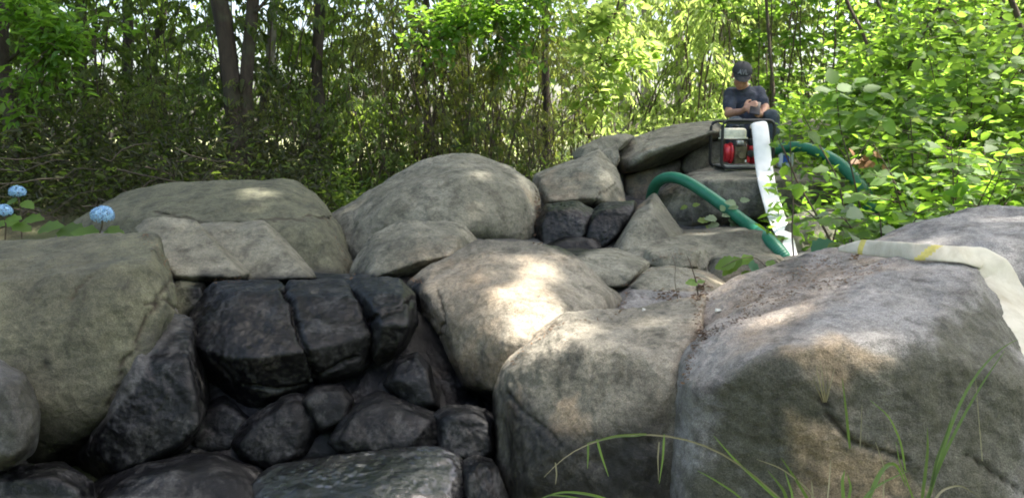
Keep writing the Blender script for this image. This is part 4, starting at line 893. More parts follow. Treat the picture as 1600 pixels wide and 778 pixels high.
# --- low brush and dry sticks behind the left boulders
def brush(name, label, px0, px1, py0, d0, d1, n, lm, seed, L=.06, twigs=0, hh=.5, wd=.4):
    rg = np.random.default_rng(seed); px = rg.uniform(px0, px1, n); d = rg.uniform(d0, d1, n)
    x = (px-800)/F*d; y = d; z = ground_h(x, y)+np.abs(rg.normal(size=n))*hh*.5
    p = np.stack([x, y, z], 1); dd = unit(rg.normal(size=(n, 3))*np.array([1, 1, .6])+np.array([0, 0, .3])); uu = unit(rg.normal(size=(n, 3))*.5+np.array([0, 0, 1.]))
    v, q = leaves(p, dd, uu, L*rg.uniform(.6, 1.3, n), wd)
    tag(link(name, npmesh(name, v, q, [lm])), kind='stuff')
LBRUSH = leaf_mat('brown_brush_leaf', (.035, .042, .018), (.05, .05, .022), (.075, .06, .03), (.12, .15, .04), .4)
brush('ground_cover', '', -60, 560, 0, 5.8, 9, 5000, LD, 1, .07, hh=.5)
brush('ground_cover', '', -60, 520, 0, 5.6, 8.6, 11000, LBRUSH, 11, .075, hh=.7, wd=.22)
brush('ground_cover', '', -700, -40, 0, 3.4, 9, 8000, LM, 12, .07, hh=.35)
brush('ground_cover', '', 480, 900, 0, 6.4, 9.5, 9000, LM, 2, .06, hh=.35)
brush('ground_cover', '', 860, 1260, 0, 8.2, 16, 5000, LY, 3, .09, hh=.35)
brush('ground_cover', '', 1200, 1720, 0, 4.6, 12, 14000, LB, 4, .08, hh=.5, wd=.55)
LDRY = leaf_mat('dry_stick', (.085, .06, .04), (.06, .042, .028), (.12, .09, .06), (.1, .08, .04), .1)
rg = np.random.default_rng(12)
for i in range(44):
    px = rg.uniform(-70, 330); py = rg.uniform(235, 345); d = rg.uniform(4.9, 6.4); an = rg.uniform(-.9, .5); ln = rg.uniform(.25, .8)
    c = np.array(P(px, py, d)); dv = np.array([math.cos(an), rg.uniform(-.4, .4), -math.sin(an)*.7]); t = np.linspace(-.5, .5, 6)[:, None]
    p = dv*ln*t+rg.normal(size=(6, 3))*.02; v, q = tube(p, np.linspace(.006, .002, 6), 5)
    o = link('dead_branch', npmesh('dead_branch', v, q, [LDRY], True), None, c); tag(o, 'dry bare branch lying tangled in the brush pile behind the blue flowers', 'branch', 'dry branches of the brush pile on the left')
# stick tangle leaning over the middle wood floor
V = []; 
for i in range(150):
    px = rg.uniform(430, 900); d = rg.uniform(7, 9.5); x = (px-800)/F*d; z = gz(x, d); h = rg.uniform(.4, 1.5); le = rg.normal()*.35
    t = np.linspace(0, 1, 6)[:, None]; V.append(tube(np.array([x, d, z])+np.array([le*h, rg.normal()*.2, h])*t+rg.normal(size=(6, 3))*.02, np.linspace(.007, .002, 6), 4))
tag(link('thin_stems', npmesh('thin_stems', *join(V), [BT], True)), kind='stuff')

# --- grass in the front
GR = leaf_mat('grass_blade_green', (.06, .11, .03), (.08, .13, .04), (.12, .15, .06), (.22, .36, .06), .4, .4)
GS = leaf_mat('straw_blade', (.28, .24, .14), (.34, .30, .2), (.22, .2, .12), (.2, .2, .1), .3, .5)
def blade(root, o, pts, w, m):
    p = np.array([np.array(P(*q)) for q in pts]); n = 18; t = np.linspace(0, len(p)-1, n); p = np.stack([np.interp(t, np.arange(len(p)), p[:, a]) for a in range(3)], 1)
    for _ in range(3): p[1:-1] = (p[:-2]+2*p[1:-1]+p[2:])/4
    T = np.gradient(p, axis=0); T = unit(T); view = unit(p-EY); A = unit(np.cross(T, view+np.array([.25, 0, .35]))); B = unit(np.cross(T, A))
    s = np.linspace(0, 1, n)[:, None]; ww = w*.52*(1-s**2.2)*(.55+.45*np.minimum(s*6, 1))/2+.0003
    V = np.concatenate([p+A*ww+B*ww*.45, p, p-A*ww+B*ww*.45])-np.array(o); i = np.arange(n-1)
    Q = np.concatenate([np.stack([i, i+1, n+i+1, n+i], 1), np.stack([n+i, n+i+1, 2*n+i+1, 2*n+i], 1)])
    return link('blade', npmesh('blade', V, Q, [m], True), root)
def tuft(label, blades):
    o = P(*blades[0][0][0]); r = empty('grass_tuft', o, label, 'grass')
    for pts, w, m in blades: blade(r, o, pts, w, m)
g1, g2 = 1.45, 1.35
tuft('grass tuft with two long blades reaching to the white hose end, lower right', [
    ([(1445, 800, g1), (1465, 730, g1), (1490, 650, g1), (1520, 590, g1), (1560, 545, g1), (1590, 530, g1)], .010, GR),
    ([(1440, 800, g1), (1470, 720, g1), (1505, 650, g1), (1540, 590, g1), (1570, 548, g1)], .009, GR),
    ([(1438, 800, g1), (1446, 740, g1), (1450, 700, g1), (1449, 668, g1)], .010, GR), ([(1448, 800, g1), (1462, 720, g1), (1478, 680, g1), (1490, 640, g1)], .007, GR),
    ([(1450, 800, g1), (1470, 765, g1), (1500, 756, g1), (1530, 775, g1)], .007, GS), ([(1436, 800, g1), (1420, 760, g1), (1405, 720, g1), (1400, 690, g1)], .005, GR)])
tuft('grass tuft with a thick curled blade at the bottom right of centre', [
    ([(1350, 800, g2), (1370, 745, g2), (1385, 725, g2), (1400, 722, g2), (1408, 740, g2), (1416, 760, g2)], .013, GR),
    ([(1336, 800, g2), (1360, 765, g2), (1385, 750, g2), (1420, 735, g2)], .008, GR), ([(1320, 800, g2), (1316, 750, g2), (1320, 734, g2)], .011, GR), ([(1322, 800, g2), (1330, 760, g2), (1324, 740, g2)], .008, GR),
    ([(1415, 735, g1), (1408, 690, g1), (1390, 650, g1), (1360, 625, g1)], .006, GR), ([(1328, 700, g1), (1322, 640, g1), (1316, 590, g1)], .008, GR), ([(1344, 700, g1), (1346, 660, g1), (1347, 630, g1)], .003, GS),
    ([(1535, 720, g1), (1530, 660, g1), (1524, 590, g1)], .002, GS), ([(1380, 790, g2), (1382, 730, g2), (1368, 690, g2)], .003, GS)])
tuft('arching grass blade with two hanging green shoots over the dark cleft', [
    ([(1245, 800, g2), (1210, 770, g2), (1150, 715, g2), (1090, 688, g2), (1030, 676, g2), (970, 678, g2), (920, 690, g2), (880, 712, g2), (850, 745, g2)], .0055, GS),
    ([(1010, 678, g2), (960, 681, g2), (918, 692, g2)], .0085, GR), ([(933, 686, g2), (940, 712, g2), (951, 744, g2)], .007, GR), ([(919, 692, g2), (919, 712, g2), (918, 732, g2)], .006, GR),
    ([(868, 722, g2), (870, 740, g2), (868, 756, g2)], .004, GS), ([(1038, 678, g2), (1036, 715, g2), (1030, 755, g2)], .006, GR), ([(1030, 690, g2), (1028, 715, g2), (1029, 750, g2)], .004, GS)])
tuft('low arching green blades at the bottom edge under the rough boulder', [
    ([(990, 800, g2), (940, 775, g2), (900, 768, g2), (870, 768, g2), (830, 785, g2)], .009, GR), ([(1180, 800, g2), (1150, 770, g2), (1110, 745, g2), (1090, 735, g2)], .006, GR), ([(960, 800, g2), (900, 776, g2), (860, 772, g2), (845, 778, g2)], .006, GR)])
tuft('crossing grass blades at the bottom edge left of the curled blade', [
    ([(1240, 800, g2), (1200, 765, g2), (1150, 720, g2), (1115, 680, g2)], .010, GR), ([(1290, 800, g2), (1260, 760, g2), (1220, 730, g2), (1182, 717, g2)], .005, GS),
    ([(1275, 800, g2), (1245, 750, g2), (1220, 714, g2)], .010, GR), ([(1235, 800, g2), (1225, 765, g2), (1200, 735, g2)], .011, GR), ([(1240, 800, g2), (1238, 770, g2), (1226, 735, g2)], .008, GR), ([(1268, 800, g2), (1270, 770, g2), (1268, 750, g2)], .006, GS), ([(1292, 790, g2), (1296, 750, g2), (1298, 718, g2)], .003, GS)])
df = surf(1290, 625, 2.05)-.015
tuft('dry straw tuft growing in the face of the largest right boulder', [([(1288, 628, df), (1281, 598, df-.02), (1275, 570, df-.03)], .006, GS), ([(1290, 628, df), (1286, 595, df-.03), (1282, 562, df-.03)], .006, GS),
    ([(1290, 628, df), (1294, 600, df-.03), (1290, 565, df-.03)], .004, GS), ([(1291, 628, df), (1298, 600, df-.02), (1304, 575, df-.02)], .005, GS), ([(1286, 628, df), (1274, 600, df-.02), (1268, 580, df-.02)], .004, GS)])

# --- brown litter caught in the cracks
def litter(seed, lines, n, wpx, L=.010):
    rg = np.random.default_rng(seed); P_ = []; 
    for k in range(n):
        l = lines[rg.integers(0, len(lines))]; i = rg.integers(0, len(l)-1); t = rg.uniform(); px = l[i][0]*(1-t)+l[i+1][0]*t+rg.normal()*wpx; py = l[i][1]*(1-t)+l[i+1][1]*t+rg.normal()*wpx*.7
        d = surf(px, py)
        if d: P_.append(np.array(P(px, py, d-.004)))
    P_ = np.array(P_); n = len(P_); d = unit(rg.normal(size=(n, 3))*np.array([1, 1, .25])); u = unit(rg.normal(size=(n, 3))*.3+np.array([0, -.4, 1.]))
    v, q = leaves(P_, d, u, L*rg.uniform(.5, 1.4, n), .3)
    tag(link('leaf_litter', npmesh('leaf_litter', v, q, [LLIT])), kind='stuff')
LLIT = leaf_mat('brown_litter', (.16, .09, .045), (.22, .13, .075), (.11, .07, .04), (.1, .06, .03), .1, .8)
litter(1, [[(1092, 470), (1092, 520), (1082, 560), (1068, 600)]], 230, 4); litter(2, [[(1096, 530), (1130, 508), (1180, 490)], [(1100, 528), (1095, 515)]], 300, 5)
litter(3, [[(1160, 480), (1260, 450), (1380, 415)], [(1160, 460), (1240, 430), (1310, 405)]], 700, 9); litter(4, [[(1030, 460), (1055, 458)], [(1090, 470), (1100, 440)]], 160, 6, .02); litter(5, [[(838, 300), (840, 330), (836, 380)]], 160, 2.5, .02)
litter(7, [[(970, 450), (1005, 425), (1050, 418)], [(1000, 466), (1120, 466)], [(965, 490), (985, 450)], [(1010, 410), (1090, 390)]], 260, 3, .012)
litter(8, [[(800, 570), (838, 532), (876, 506), (960, 496)], [(508, 345), (535, 400), (550, 435)], [(222, 362), (255, 405), (270, 436)], [(1345, 392), (1330, 404)], [(1050, 366), (1180, 362)]], 420, 3, .011)
litter(6, [[(330, 438), (372, 436)], [(640, 436), (660, 440)]], 120, 3)
LRED = leaf_mat('rust_leaf', (.20, .09, .035), (.24, .12, .05), (.16, .08, .03), (.2, .09, .03), .3)
sprig('spray of dead rust-brown leaves inside the green bush', [[(1360, 300, 5.1), (1352, 265, 5.1), (1345, 245, 5.1)]], [(1345+rg.normal()*16, 250+rg.normal()*7, 5.1, rg.uniform(0, 360), rg.uniform(14, 24)) for _ in range(14)], 9, r=.003, name='dead_spray', mats=[lobed_leaf('leaf', LRED, 5, .3)], lbl_cat='dead leaves')
# ------------------------------------------------------------------ pump, hoses, jug
def simple(name, col, rough=.5, metal=0., var=.15, sc=30, bump=0., spec=.5):
    m, nt, n, L, b = mat(name); g = N(nt, 'ShaderNodeTexCoord'); f = noise(nt, g.outputs['Object'], sc, 5, .7)
    lo = tuple(c*(1-var) for c in col); hi = tuple(min(1, c*(1+var)) for c in col)
    L.new(ramp(nt, f, [(.35, lo), (.65, hi)]), b.inputs['Base Color']); b.inputs['Roughness'].default_value = rough; b.inputs['Metallic'].default_value = metal; b.inputs['Specular IOR Level'].default_value = spec
    if bump:
        bp = N(nt, 'ShaderNodeBump'); bp.inputs['Strength'].default_value = .6; bp.inputs['Distance'].default_value = bump; L.new(f, bp.inputs['Height']); L.new(bp.outputs[0], b.inputs['Normal'])
    return m
MBLK = simple('black_frame_paint', (.018, .018, .02), .4); MRED = simple('red_engine_paint', (.50, .02, .03), .35, var=.25); MTANK = simple('cream_tank_paint', (.86, .82, .66), .35)
MENG = simple('dull_cast_metal', (.16, .13, .08), .55, .3, .4); MSIL = simple('worn_aluminium', (.45, .45, .45), .4, .7); MRUB = simple('black_rubber', (.02, .02, .02), .8)
MWH = simple('white_sticker', (.8, .8, .8), .5, var=.03)
def bm_box(bm, c, s, bev=0, seg=2, rot=None):
    r = bmesh.ops.create_cube(bm, size=1); vs = r['verts']; M = Matrix.Translation(c) @ (rot.to_4x4() if rot else Matrix()) @ Matrix.Diagonal((*s, 1))
    bmesh.ops.transform(bm, matrix=M, verts=vs)
    if bev:
        es = list({e for v in vs for e in v.link_edges}); bmesh.ops.bevel(bm, geom=es, offset=bev, segments=seg, affect='EDGES', profile=.5)
def bm_cyl(bm, c, r, h, axis='Z', r2=None, seg=24, bev=0):
    R = {'Z': Matrix(), 'X': Matrix.Rotation(rad(90), 4, 'Y'), 'Y': Matrix.Rotation(rad(-90), 4, 'X')}[axis]
    q = bmesh.ops.create_cone(bm, cap_ends=True, segments=seg, radius1=r, radius2=r if r2 is None else r2, depth=h, matrix=Matrix.Translation(c) @ R)
    if bev:
        es = [e for e in {e for v in q['verts'] for e in v.link_edges} if len(e.link_faces) == 2 and e.calc_face_angle(0) > .6]; bmesh.ops.bevel(bm, geom=es, offset=bev, segments=2, affect='EDGES', profile=.5)
def flatshade(o):
    o.data.polygons.foreach_set('use_smooth', [False]*len(o.data.polygons)); return o
def smooth_path(pts, n, it=4):
    p = np.array(pts, float); s = np.r_[0, np.cumsum(np.linalg.norm(np.diff(p, axis=0), axis=1))]; t = np.linspace(0, s[-1], n)
    p = np.stack([np.interp(t, s, p[:, a]) for a in range(3)], 1)
    for _ in range(it): p[1:-1] = (p[:-2]+2*p[1:-1]+p[2:])/4
    return p
def tube_obj(name, pts, r, m, parent, o, n=40, k=12, it=2):
    p = smooth_path(pts, n, it); v, q = tube(p, np.full(n, r), k); return link(name, npmesh(name, v-np.array(o), q, [m], True), parent)
# pump, local frame: x right, y away, z up, base centre at the origin
DP = 6.15
pb = P(1166, 262, DP); zr = down(pb.x, pb.y+.12)
pump = empty('water_pump', (pb.x, pb.y+.16, max(zr, pb.z-.05)), 'red water pump with cream tank in a black tube frame on the boulder', 'pump')
PW, PH, PD = .40, .385, .36
print('pump z', pb.z, zr)
def loop(y, h=PH):
    w_ = PW/2; c = .05; pts = []
    for cx, cz, a0 in ((w_-c, h-c, 0), (-w_+c, h-c, 90), (-w_+c, .02+c, 180), (w_-c, .02+c, 270)):
        for a in range(0, 91, 15): pts.append((cx+c*math.cos(rad(a0+a)), y, cz+c*math.sin(rad(a0+a))))
    pts.append(pts[0]); return pts
for yy in (-PD/2, PD/2):
    p = np.array(loop(yy)); v, q = tube(p, np.full(len(p), .0125), 10); link('frame_loop', npmesh('frame_loop', v, q, [MBLK], True), pump)
for xx in (-PW/2+.05, PW/2-.05):
    for zz in (.02, PH): v, q = tube(np.array([(xx, -PD/2, zz), (xx, 0, zz), (xx, PD/2, zz)]), [.011]*3, 10); link('cross_tube', npmesh('cross_tube', v, q, [MBLK], True), pump)
bm = bmesh.new(); bm_box(bm, (0, -PD/2+.005, PH-.012), (PW-.06, .012, .034), .003); flatshade(bmobj('top_plate', bm, MBLK, pump))
bm = bmesh.new(); bm_box(bm, (0, 0, .035), (PW-.05, PD-.04, .012), .002); bm_box(bm, (-.03, -PD/2+.008, .022), (PW-.12, .008, .040), .002); flatshade(bmobj('base_plate', bm, MSIL, pump))
for x_ in (-.12, .12):
    for y_ in (-.13, .13): bm = bmesh.new(); bm_cyl(bm, (x_, y_, .004), .018, .034, seg=14, bev=.003); bmobj('rubber_foot', bm, MRUB, pump)
# engine: tank, recoil cover, block, muffler, air cleaner
bm = bmesh.new(); bm_box(bm, (-.085, -.06, .285), (.185, .15, .088), .03, 4); bm_box(bm, (-.085, -.06, .250), (.192, .157, .014), .005, 2)
tank = bmobj('fuel_tank', bm, MTANK, pump)
bm = bmesh.new(); bm_cyl(bm, (-.07, -.07, .338), .026, .022, seg=20, bev=.004); bmobj('fuel_cap', bm, MBLK, tank)
bm = bmesh.new(); bm_cyl(bm, (-.145, -.10, .135), .072, .05, 'X', seg=28, bev=.014); bm_cyl(bm, (-.115, -.10, .135), .082, .02, 'X', seg=28, bev=.005)
for k in range(6):
    a = k*math.pi/3; bm_box(bm, (-.1695, -.10+.042*math.cos(a), .135+.042*math.sin(a)), (.006, .006, .03), 0, rot=Matrix.Rotation(a+math.pi/2, 3, 'X'))
fan = bmobj('recoil_cover', bm, MRED, pump); bm = bmesh.new(); bm_cyl(bm, (-.174, -.10, .135), .018, .012, 'X', seg=16, bev=.003); bmobj('starter_hub', bm, MBLK, fan)
bm = bmesh.new(); bm_box(bm, (-.04, -.06, .12), (.10, .17, .14), .012); 
for k in range(7): bm_box(bm, (-.045, -.06, .195+.008*k), (.085, .14, .003), 0)
for k in range(5): bm_box(bm, (-.04, -.15, .08+.018*k), (.08, .012, .005), 0)
bm_cyl(bm, (-.04, -.16, .12), .03, .03, 'Y', seg=18, bev=.004); flatshade(bmobj('engine_block', bm, MENG, pump))
bm = bmesh.new(); bm_box(bm, (-.055, -.155, .215), (.055, .04, .035), .008); bmobj('carburettor', bm, MSIL, pump)
bm = bmesh.new(); bm_box(bm, (.055, -.12, .22), (.07, .08, .055), .012, 3); bmobj('air_cleaner', bm, MBLK, pump)
bm = bmesh.new(); bm_cyl(bm, (.10, -.04, .14), .095, .10, 'X', seg=30, bev=.02); bm_cyl(bm, (.155, -.04, .14), .045, .06, 'X', seg=24, bev=.005); vol = bmobj('pump_housing', bm, MRED, pump)
bm = bmesh.new(); bm_box(bm, (.012, -.165, .09), (.022, .006, .05), .002); bmobj('switch_panel', bm, MRED, pump)
bm = bmesh.new(); bm_box(bm, (.035, -.155, .175), (.03, .01, .03), .004); bmobj('switch_cover', bm, MRED, pump)
bm = bmesh.new(); bm_cyl(bm, (.028, -.16, .13), .028, .03, 'Y', seg=20, bev=.004); bmobj('priming_plug', bm, MBLK, pump)
bm = bmesh.new(); bm_cyl(bm, (.10, -.06, .27), .042, .10, 'Z', seg=24, bev=.006); bm_cyl(bm, (.10, -.06, .32), .052, .02, 'Z', seg=24, bev=.004); bmobj('discharge_elbow', bm, MBLK, pump)
bm = bmesh.new(); bm_box(bm, (-.01, -.172, .075), (.010, .003, .018), 0); flatshade(bmobj('sticker', bm, MWH, pump))
def pw(x, y, z): return np.array(pump.location)+np.array([x, y, z])

# flat white lay-flat hoses
MHOSE, nt, n, L, b = mat('white_woven_hose'); tc = N(nt, 'ShaderNodeUVMap'); tc.uv_map = 'uv'
g = N(nt, 'ShaderNodeNewGeometry'); dirt = ramp(nt, noise(nt, g.outputs['Position'], 7, 6, .75, .6), [(.42, 0), (.72, .75)])
c = mix(nt, dirt, (.58, .54, .45), (.34, .28, .19)); c = mix(nt, ramp(nt, noise(nt, g.outputs['Position'], 28, 5, .8), [(.6, 0), (.75, .35)]), c, (.42, .30, .24))
L.new(c, b.inputs['Base Color']); b.inputs['Roughness'].default_value = .7
wv = N(nt, 'ShaderNodeTexWave'); wv.inputs['Scale'].default_value = 140; L.new(g.outputs['Position'], wv.inputs[0])
bp = N(nt, 'ShaderNodeBump'); bp.inputs['Strength'].default_value = .4; bp.inputs['Distance'].default_value = .0015; L.new(wv.outputs[1], bp.inputs['Height']); L.new(bp.outputs[0], b.inputs['Normal'])
MHC = simple('clean_white_hose', (.80, .78, .76), .7, var=.05, sc=12); MYEL = simple('yellow_stripe_paint', (.55, .46, .12), .6, var=.2)
def ribbon(path, sides, widths, thick, seed=0, wr=.004):
    """closed flattened tube: path (n,3), side unit vectors (n,3), widths (n,), lens-shaped section"""
    n = len(path); T = unit(np.gradient(path, axis=0)); Sd = unit(sides-T*np.sum(sides*T, 1)[:, None]); U_ = np.cross(Sd, T)
    k = 20; th = np.linspace(0, 2*math.pi, k, endpoint=False); cs = np.sign(np.cos(th))*np.abs(np.cos(th))**.75; sn = np.sin(th)
    tk = np.broadcast_to(np.asarray(thick, float), (n,))
    V = path[:, None]+Sd[:, None]*(cs[None, :, None]*widths[:, None, None]/2)+U_[:, None]*(sn[None, :, None]*tk[:, None, None]/2)
    V = V.reshape(-1, 3); nz = fbm(V*np.array([18, 18, 18.]), seed, 3); V = V+np.repeat(U_, k, 0)*(wr*nz)[:, None]
    i = np.arange(n*k).reshape(n, k); j = np.roll(i, -1, 1); Q = np.stack([i[:-1], j[:-1], j[1:], i[1:]], -1).reshape(-1, 4)
    caps = [np.array([i[0][::-1]]), np.array([i[-1]])]
    return V, [Q]+caps, k
XC, YC, ZC = CR[:, 0], CR[:, 1], CR[:, 2]
# hose from the pump down to the hollow
e1 = [(1184, 196, DP-.02), (1186, 190, DP-.12), (1188, 200, DP-.22), (1190, 225, DP-.26), (1193, 258, DP-.30), (1199, 292, 5.55), (1209, 328, 5.3), (1220, 356, 5.0), (1232, 384, 4.75), (1239, 412, 4.45), (1240, 434, 4.3)]
e1 = [(x_, y_, min(d_, (surf(x_, min(y_, 396), 99)-.03) if y_ > 270 else 99)) for x_, y_, d_ in e1]; pts = [np.array(P(*q)) for q in e1]; path = smooth_path(pts, 90, 24); px, py, dd = proj(path)
wpx = np.interp(py, [185, 195, 230, 262, 300, 330, 360, 384, 400, 440], [22, 25, 26, 26, 26, 27, 25, 22, 20, 34]); wm = wpx/F*dd
sd = np.stack([XC+.12*ZC*math.sin(i*.11)+.18*YC for i in range(90)]); V, Q, k = ribbon(path, sd, wm, np.interp(py, [185, 230, 300, 440], [.05, .035, .022, .012]), 3, .004)
oo = path[0]; me = npmesh('white_hose', V-oo, Q, [MHC], True); tag(link('discharge_hose', me, None, oo), 'white flat hose hanging from the pump down to the hollow', 'hose')
# dirty hose lying over the right boulders
h1 = [(1312, 389), (1345, 386), (1385, 390), (1425, 393), (1465, 395), (1505, 398), (1536, 404), (1558, 430), (1578, 470), (1598, 520), (1622, 580), (1650, 650), (1680, 720)]
pts = []
for i, (x_, y_) in enumerate(h1):
    s_ = min([t_ for t_ in (surf(x_, y_), surf(x_, y_+14), surf(x_, y_-10)) if t_] or [2.4]); pts.append((x_, y_, s_))
dv = np.array([p[2] for p in pts]); 
for _ in range(2): dv[1:-1] = (dv[:-2]+2*dv[1:-1]+dv[2:])/4
dv -= .03
P3 = np.array([np.array(P(x_, y_, d_)) for (x_, y_, _), d_ in zip(pts, dv)]); path = smooth_path(P3, 150, 2); px, py, dd = proj(path)
s = np.linspace(0, 1, 150)
wpx = np.interp(px, [1312, 1345, 1400, 1450, 1500, 1530, 1550, 1590, 1680], [8, 22, 25, 26, 28, 36, 56, 62, 72])
f_ = smooth(px, 1500, 1570)
side = (YC[None]*(1-f_[:, None])+XC[None]*f_[:, None])*1.0+ZC[None]*(-.55*(1-f_[:, None]))
side = side*np.where(f_[:, None] > 2, -1, 1)
T = unit(np.gradient(path, axis=0))
V, Q, k = ribbon(path, side, wpx/F*dd*1.08, .010, 4, .0045)
oo = path[75]; me = npmesh('white_hose', V-oo, Q, [MHOSE, MYEL], True)
mi = np.zeros(len(me.polygons), np.int32); qx = px[(np.arange(149*k)//k)]
ang = np.arange(149*k) % k; off = np.cos(ang/k*2*math.pi)
qq = qx-off*16
mi[:149*k] = ((np.abs(qq-1452) < 9) | (np.abs(qx-1346) < 5)).astype(int); me.polygons.foreach_set('material_index', mi)
tag(link('lay_flat_hose', me, None, oo), 'dirty cream flat hose with yellow bands, folded over the largest right boulder', 'hose')

# green suction hoses, spiral ribbed
MG, nt, n, L, b = mat('green_ribbed_hose'); g = N(nt, 'ShaderNodeNewGeometry')
L.new(mix(nt, ramp(nt, noise(nt, g.outputs['Position'], 14, 5, .7), [(.4, 0), (.7, .5)]), (.012, .135, .075), (.03, .20, .12)), b.inputs['Base Color']); b.inputs['Roughness'].default_value = .38
def ribbed(name, label, pts, r, cat='hose', n=420):
    pts = [(x_, y_, min(d_, surf(x_, min(y_, 396), 99)-r*1.1) if i_ > 2 else d_) for i_, (x_, y_, d_) in enumerate(pts)]
    p = smooth_path([np.array(P(*q)) for q in pts], n, 500); s_ = np.r_[0, np.cumsum(np.linalg.norm(np.diff(p, axis=0), axis=1))]
    R_ = r*(1+.045*np.sin(s_/.0135*2*math.pi)); v, q = tube(p, R_, 18); V2, Q2 = tube(p[[0, 1]], [r*.8]*2, 18); kk = 18; i = np.arange(n*kk).reshape(n, kk)
    caps = [np.array([i[0][::-1]]), np.array([i[-1]])]
    o = p[0]; me = npmesh(name, v-o, [q]+caps, [MG], True); return tag(link(name, me, None, o), label, cat)
ribbed('suction_hose', 'thick green hose arching from the recess down into the hollow on the steps', [(1016, 320, 6.2), (1018, 300, 6.1), (1024, 284, 6.0), (1040, 275, 5.9), (1060, 277, 5.8), (1085, 290, 5.65), (1125, 318, 5.45), (1170, 352, 5.2), (1206, 380, 5.0), (1226, 400, 4.85), (1240, 425, 4.7)], .041)
c0 = pw(.19, -.04, .14); q0 = proj(c0[None])
ribbed('suction_hose', 'thick green hose leaving the right side of the pump into the bush', [(float(q0[0][0]), float(q0[1][0]), float(q0[2][0])), (1232, 229, 6.2), (1256, 230, 6.1), (1285, 240, 5.95), (1310, 254, 5.8), (1330, 272, 5.6), (1352, 300, 5.4), (1362, 330, 5.2)], .042)
# clear jug with a blue label beside the pump
MJ = simple('cloudy_plastic', (.62, .70, .78), .25, var=.05); MJB = simple('blue_label', (.03, .10, .42), .4)
jb = P(1226, 254, 6.25); r = empty('plastic_jug', (jb.x, jb.y, down(jb.x, jb.y)+.0), 'small cloudy plastic jug with a blue patch beside the pump', 'jug')
bm = bmesh.new(); bm_box(bm, (0, 0, .075), (.12, .09, .14), .025, 4); bm_cyl(bm, (-.02, 0, .155), .03, .05, r2=.018, seg=18); body = bmobj('jug_body', bm, MJ, r)
bm = bmesh.new(); bm_cyl(bm, (-.02, 0, .187), .02, .02, seg=18, bev=.003); bmobj('cap', bm, MJB, r)
bm = bmesh.new(); bm_box(bm, (-.005, -.0465, .075), (.05, .004, .06), .001); bmobj('label_patch', bm, MJB, r)
v, q = tube(smooth_path([(.0, 0, .155), (.035, 0, .175), (.055, 0, .15), (.055, 0, .12)], 16, 2), [.008]*16, 8); link('handle', npmesh('handle', v, q, [MJ], True), r)
# scraps of white paper / petals on rocks
MW = simple('pale_scrap', (.42, .42, .38), .7)
for lab, x_, y_, s_ in (('tiny white scrap on the grey ledge right of the seedling', 1122, 487, 14), ('tiny white scrap by the foot of the sunlit tan boulder', 1006, 486, 7)):
    d_ = surf(x_, y_, 3)-.006; c_ = P(x_, y_, d_); w_ = s_/F*d_/2.6; bm = bmesh.new()
    vs = [bm.verts.new((a*w_, b2*w_*.7, .002*k)) for k, (a, b2) in enumerate(((-1, -.4), (-.3, -.8), (.8, -.6), (1, .3), (.1, .7), (-.8, .5)))]; bm.faces.new(vs); e = bmesh.ops.extrude_face_region(bm, geom=bm.faces[:]); bmesh.ops.translate(bm, vec=(0, 0, .002), verts=[v for v in e['geom'] if isinstance(v, bmesh.types.BMVert)])
    tag(flatshade(bmobj('white_scrap', bm, MW, None, c_)), lab, 'scrap')
# ------------------------------------------------------------------ the person sitting behind the pump
SKIN, nt, n, L, b = mat('skin'); g = N(nt, 'ShaderNodeNewGeometry')
L.new(mix(nt, ramp(nt, noise(nt, g.outputs['Position'], 40, 4, .6), [(.4, 0), (.6, 1)]), (.50, .27, .18), (.42, .21, .14)), b.inputs['Base Color']); b.inputs['Roughness'].default_value = .5; b.inputs['Subsurface Weight'].default_value = .08
b.inputs['Subsurface Radius'].default_value = (.02, .008, .004)
SHIRT = simple('charcoal_blue_cotton', (.040, .046, .068), .9, var=.3, sc=25, bump=.004); JEAN = simple('grey_denim', (.05, .065, .08), .9, var=.3, sc=40, bump=.003)
CAPM = simple('charcoal_cap', (.035, .035, .038), .85, var=.2); BRIM = simple('grey_brim', (.07, .07, .075), .8, var=.15); LET = simple('pale_thread', (.2, .2, .21), .8); DARK = simple('dark_case', (.012, .012, .015), .35); GLS = simple('screen_glass', (.10, .11, .13), .15); BOOT = simple('dark_shoe', (.05, .04, .03), .7); HAIR = simple('dark_hair', (.03, .02, .015), .7)
def capsule(bm, a, b_, r0, r1, sq=1.0, fl=None):
    a = Vector(a); b_ = Vector(b_); dv = b_-a; L_ = max(dv.length, 1e-5)
    R = dv.to_track_quat('Z', 'Y').to_matrix().to_4x4() if L_ > 1e-4 else Matrix()
    bmesh.ops.create_cone(bm, cap_ends=True, segments=18, radius1=r0, radius2=r1, depth=L_, matrix=Matrix.Translation((a+b_)/2) @ R)
    for c, r in ((a, r0), (b_, r1)): bmesh.ops.create_icosphere(bm, subdivisions=3, radius=r, matrix=Matrix.Translation(c))
def ell(bm, c, s, rot=None, sub=4):
    bmesh.ops.create_icosphere(bm, subdivisions=sub, radius=1, matrix=Matrix.Translation(c) @ (rot.to_4x4() if rot else Matrix()) @ Matrix.Diagonal((*s, 1)))
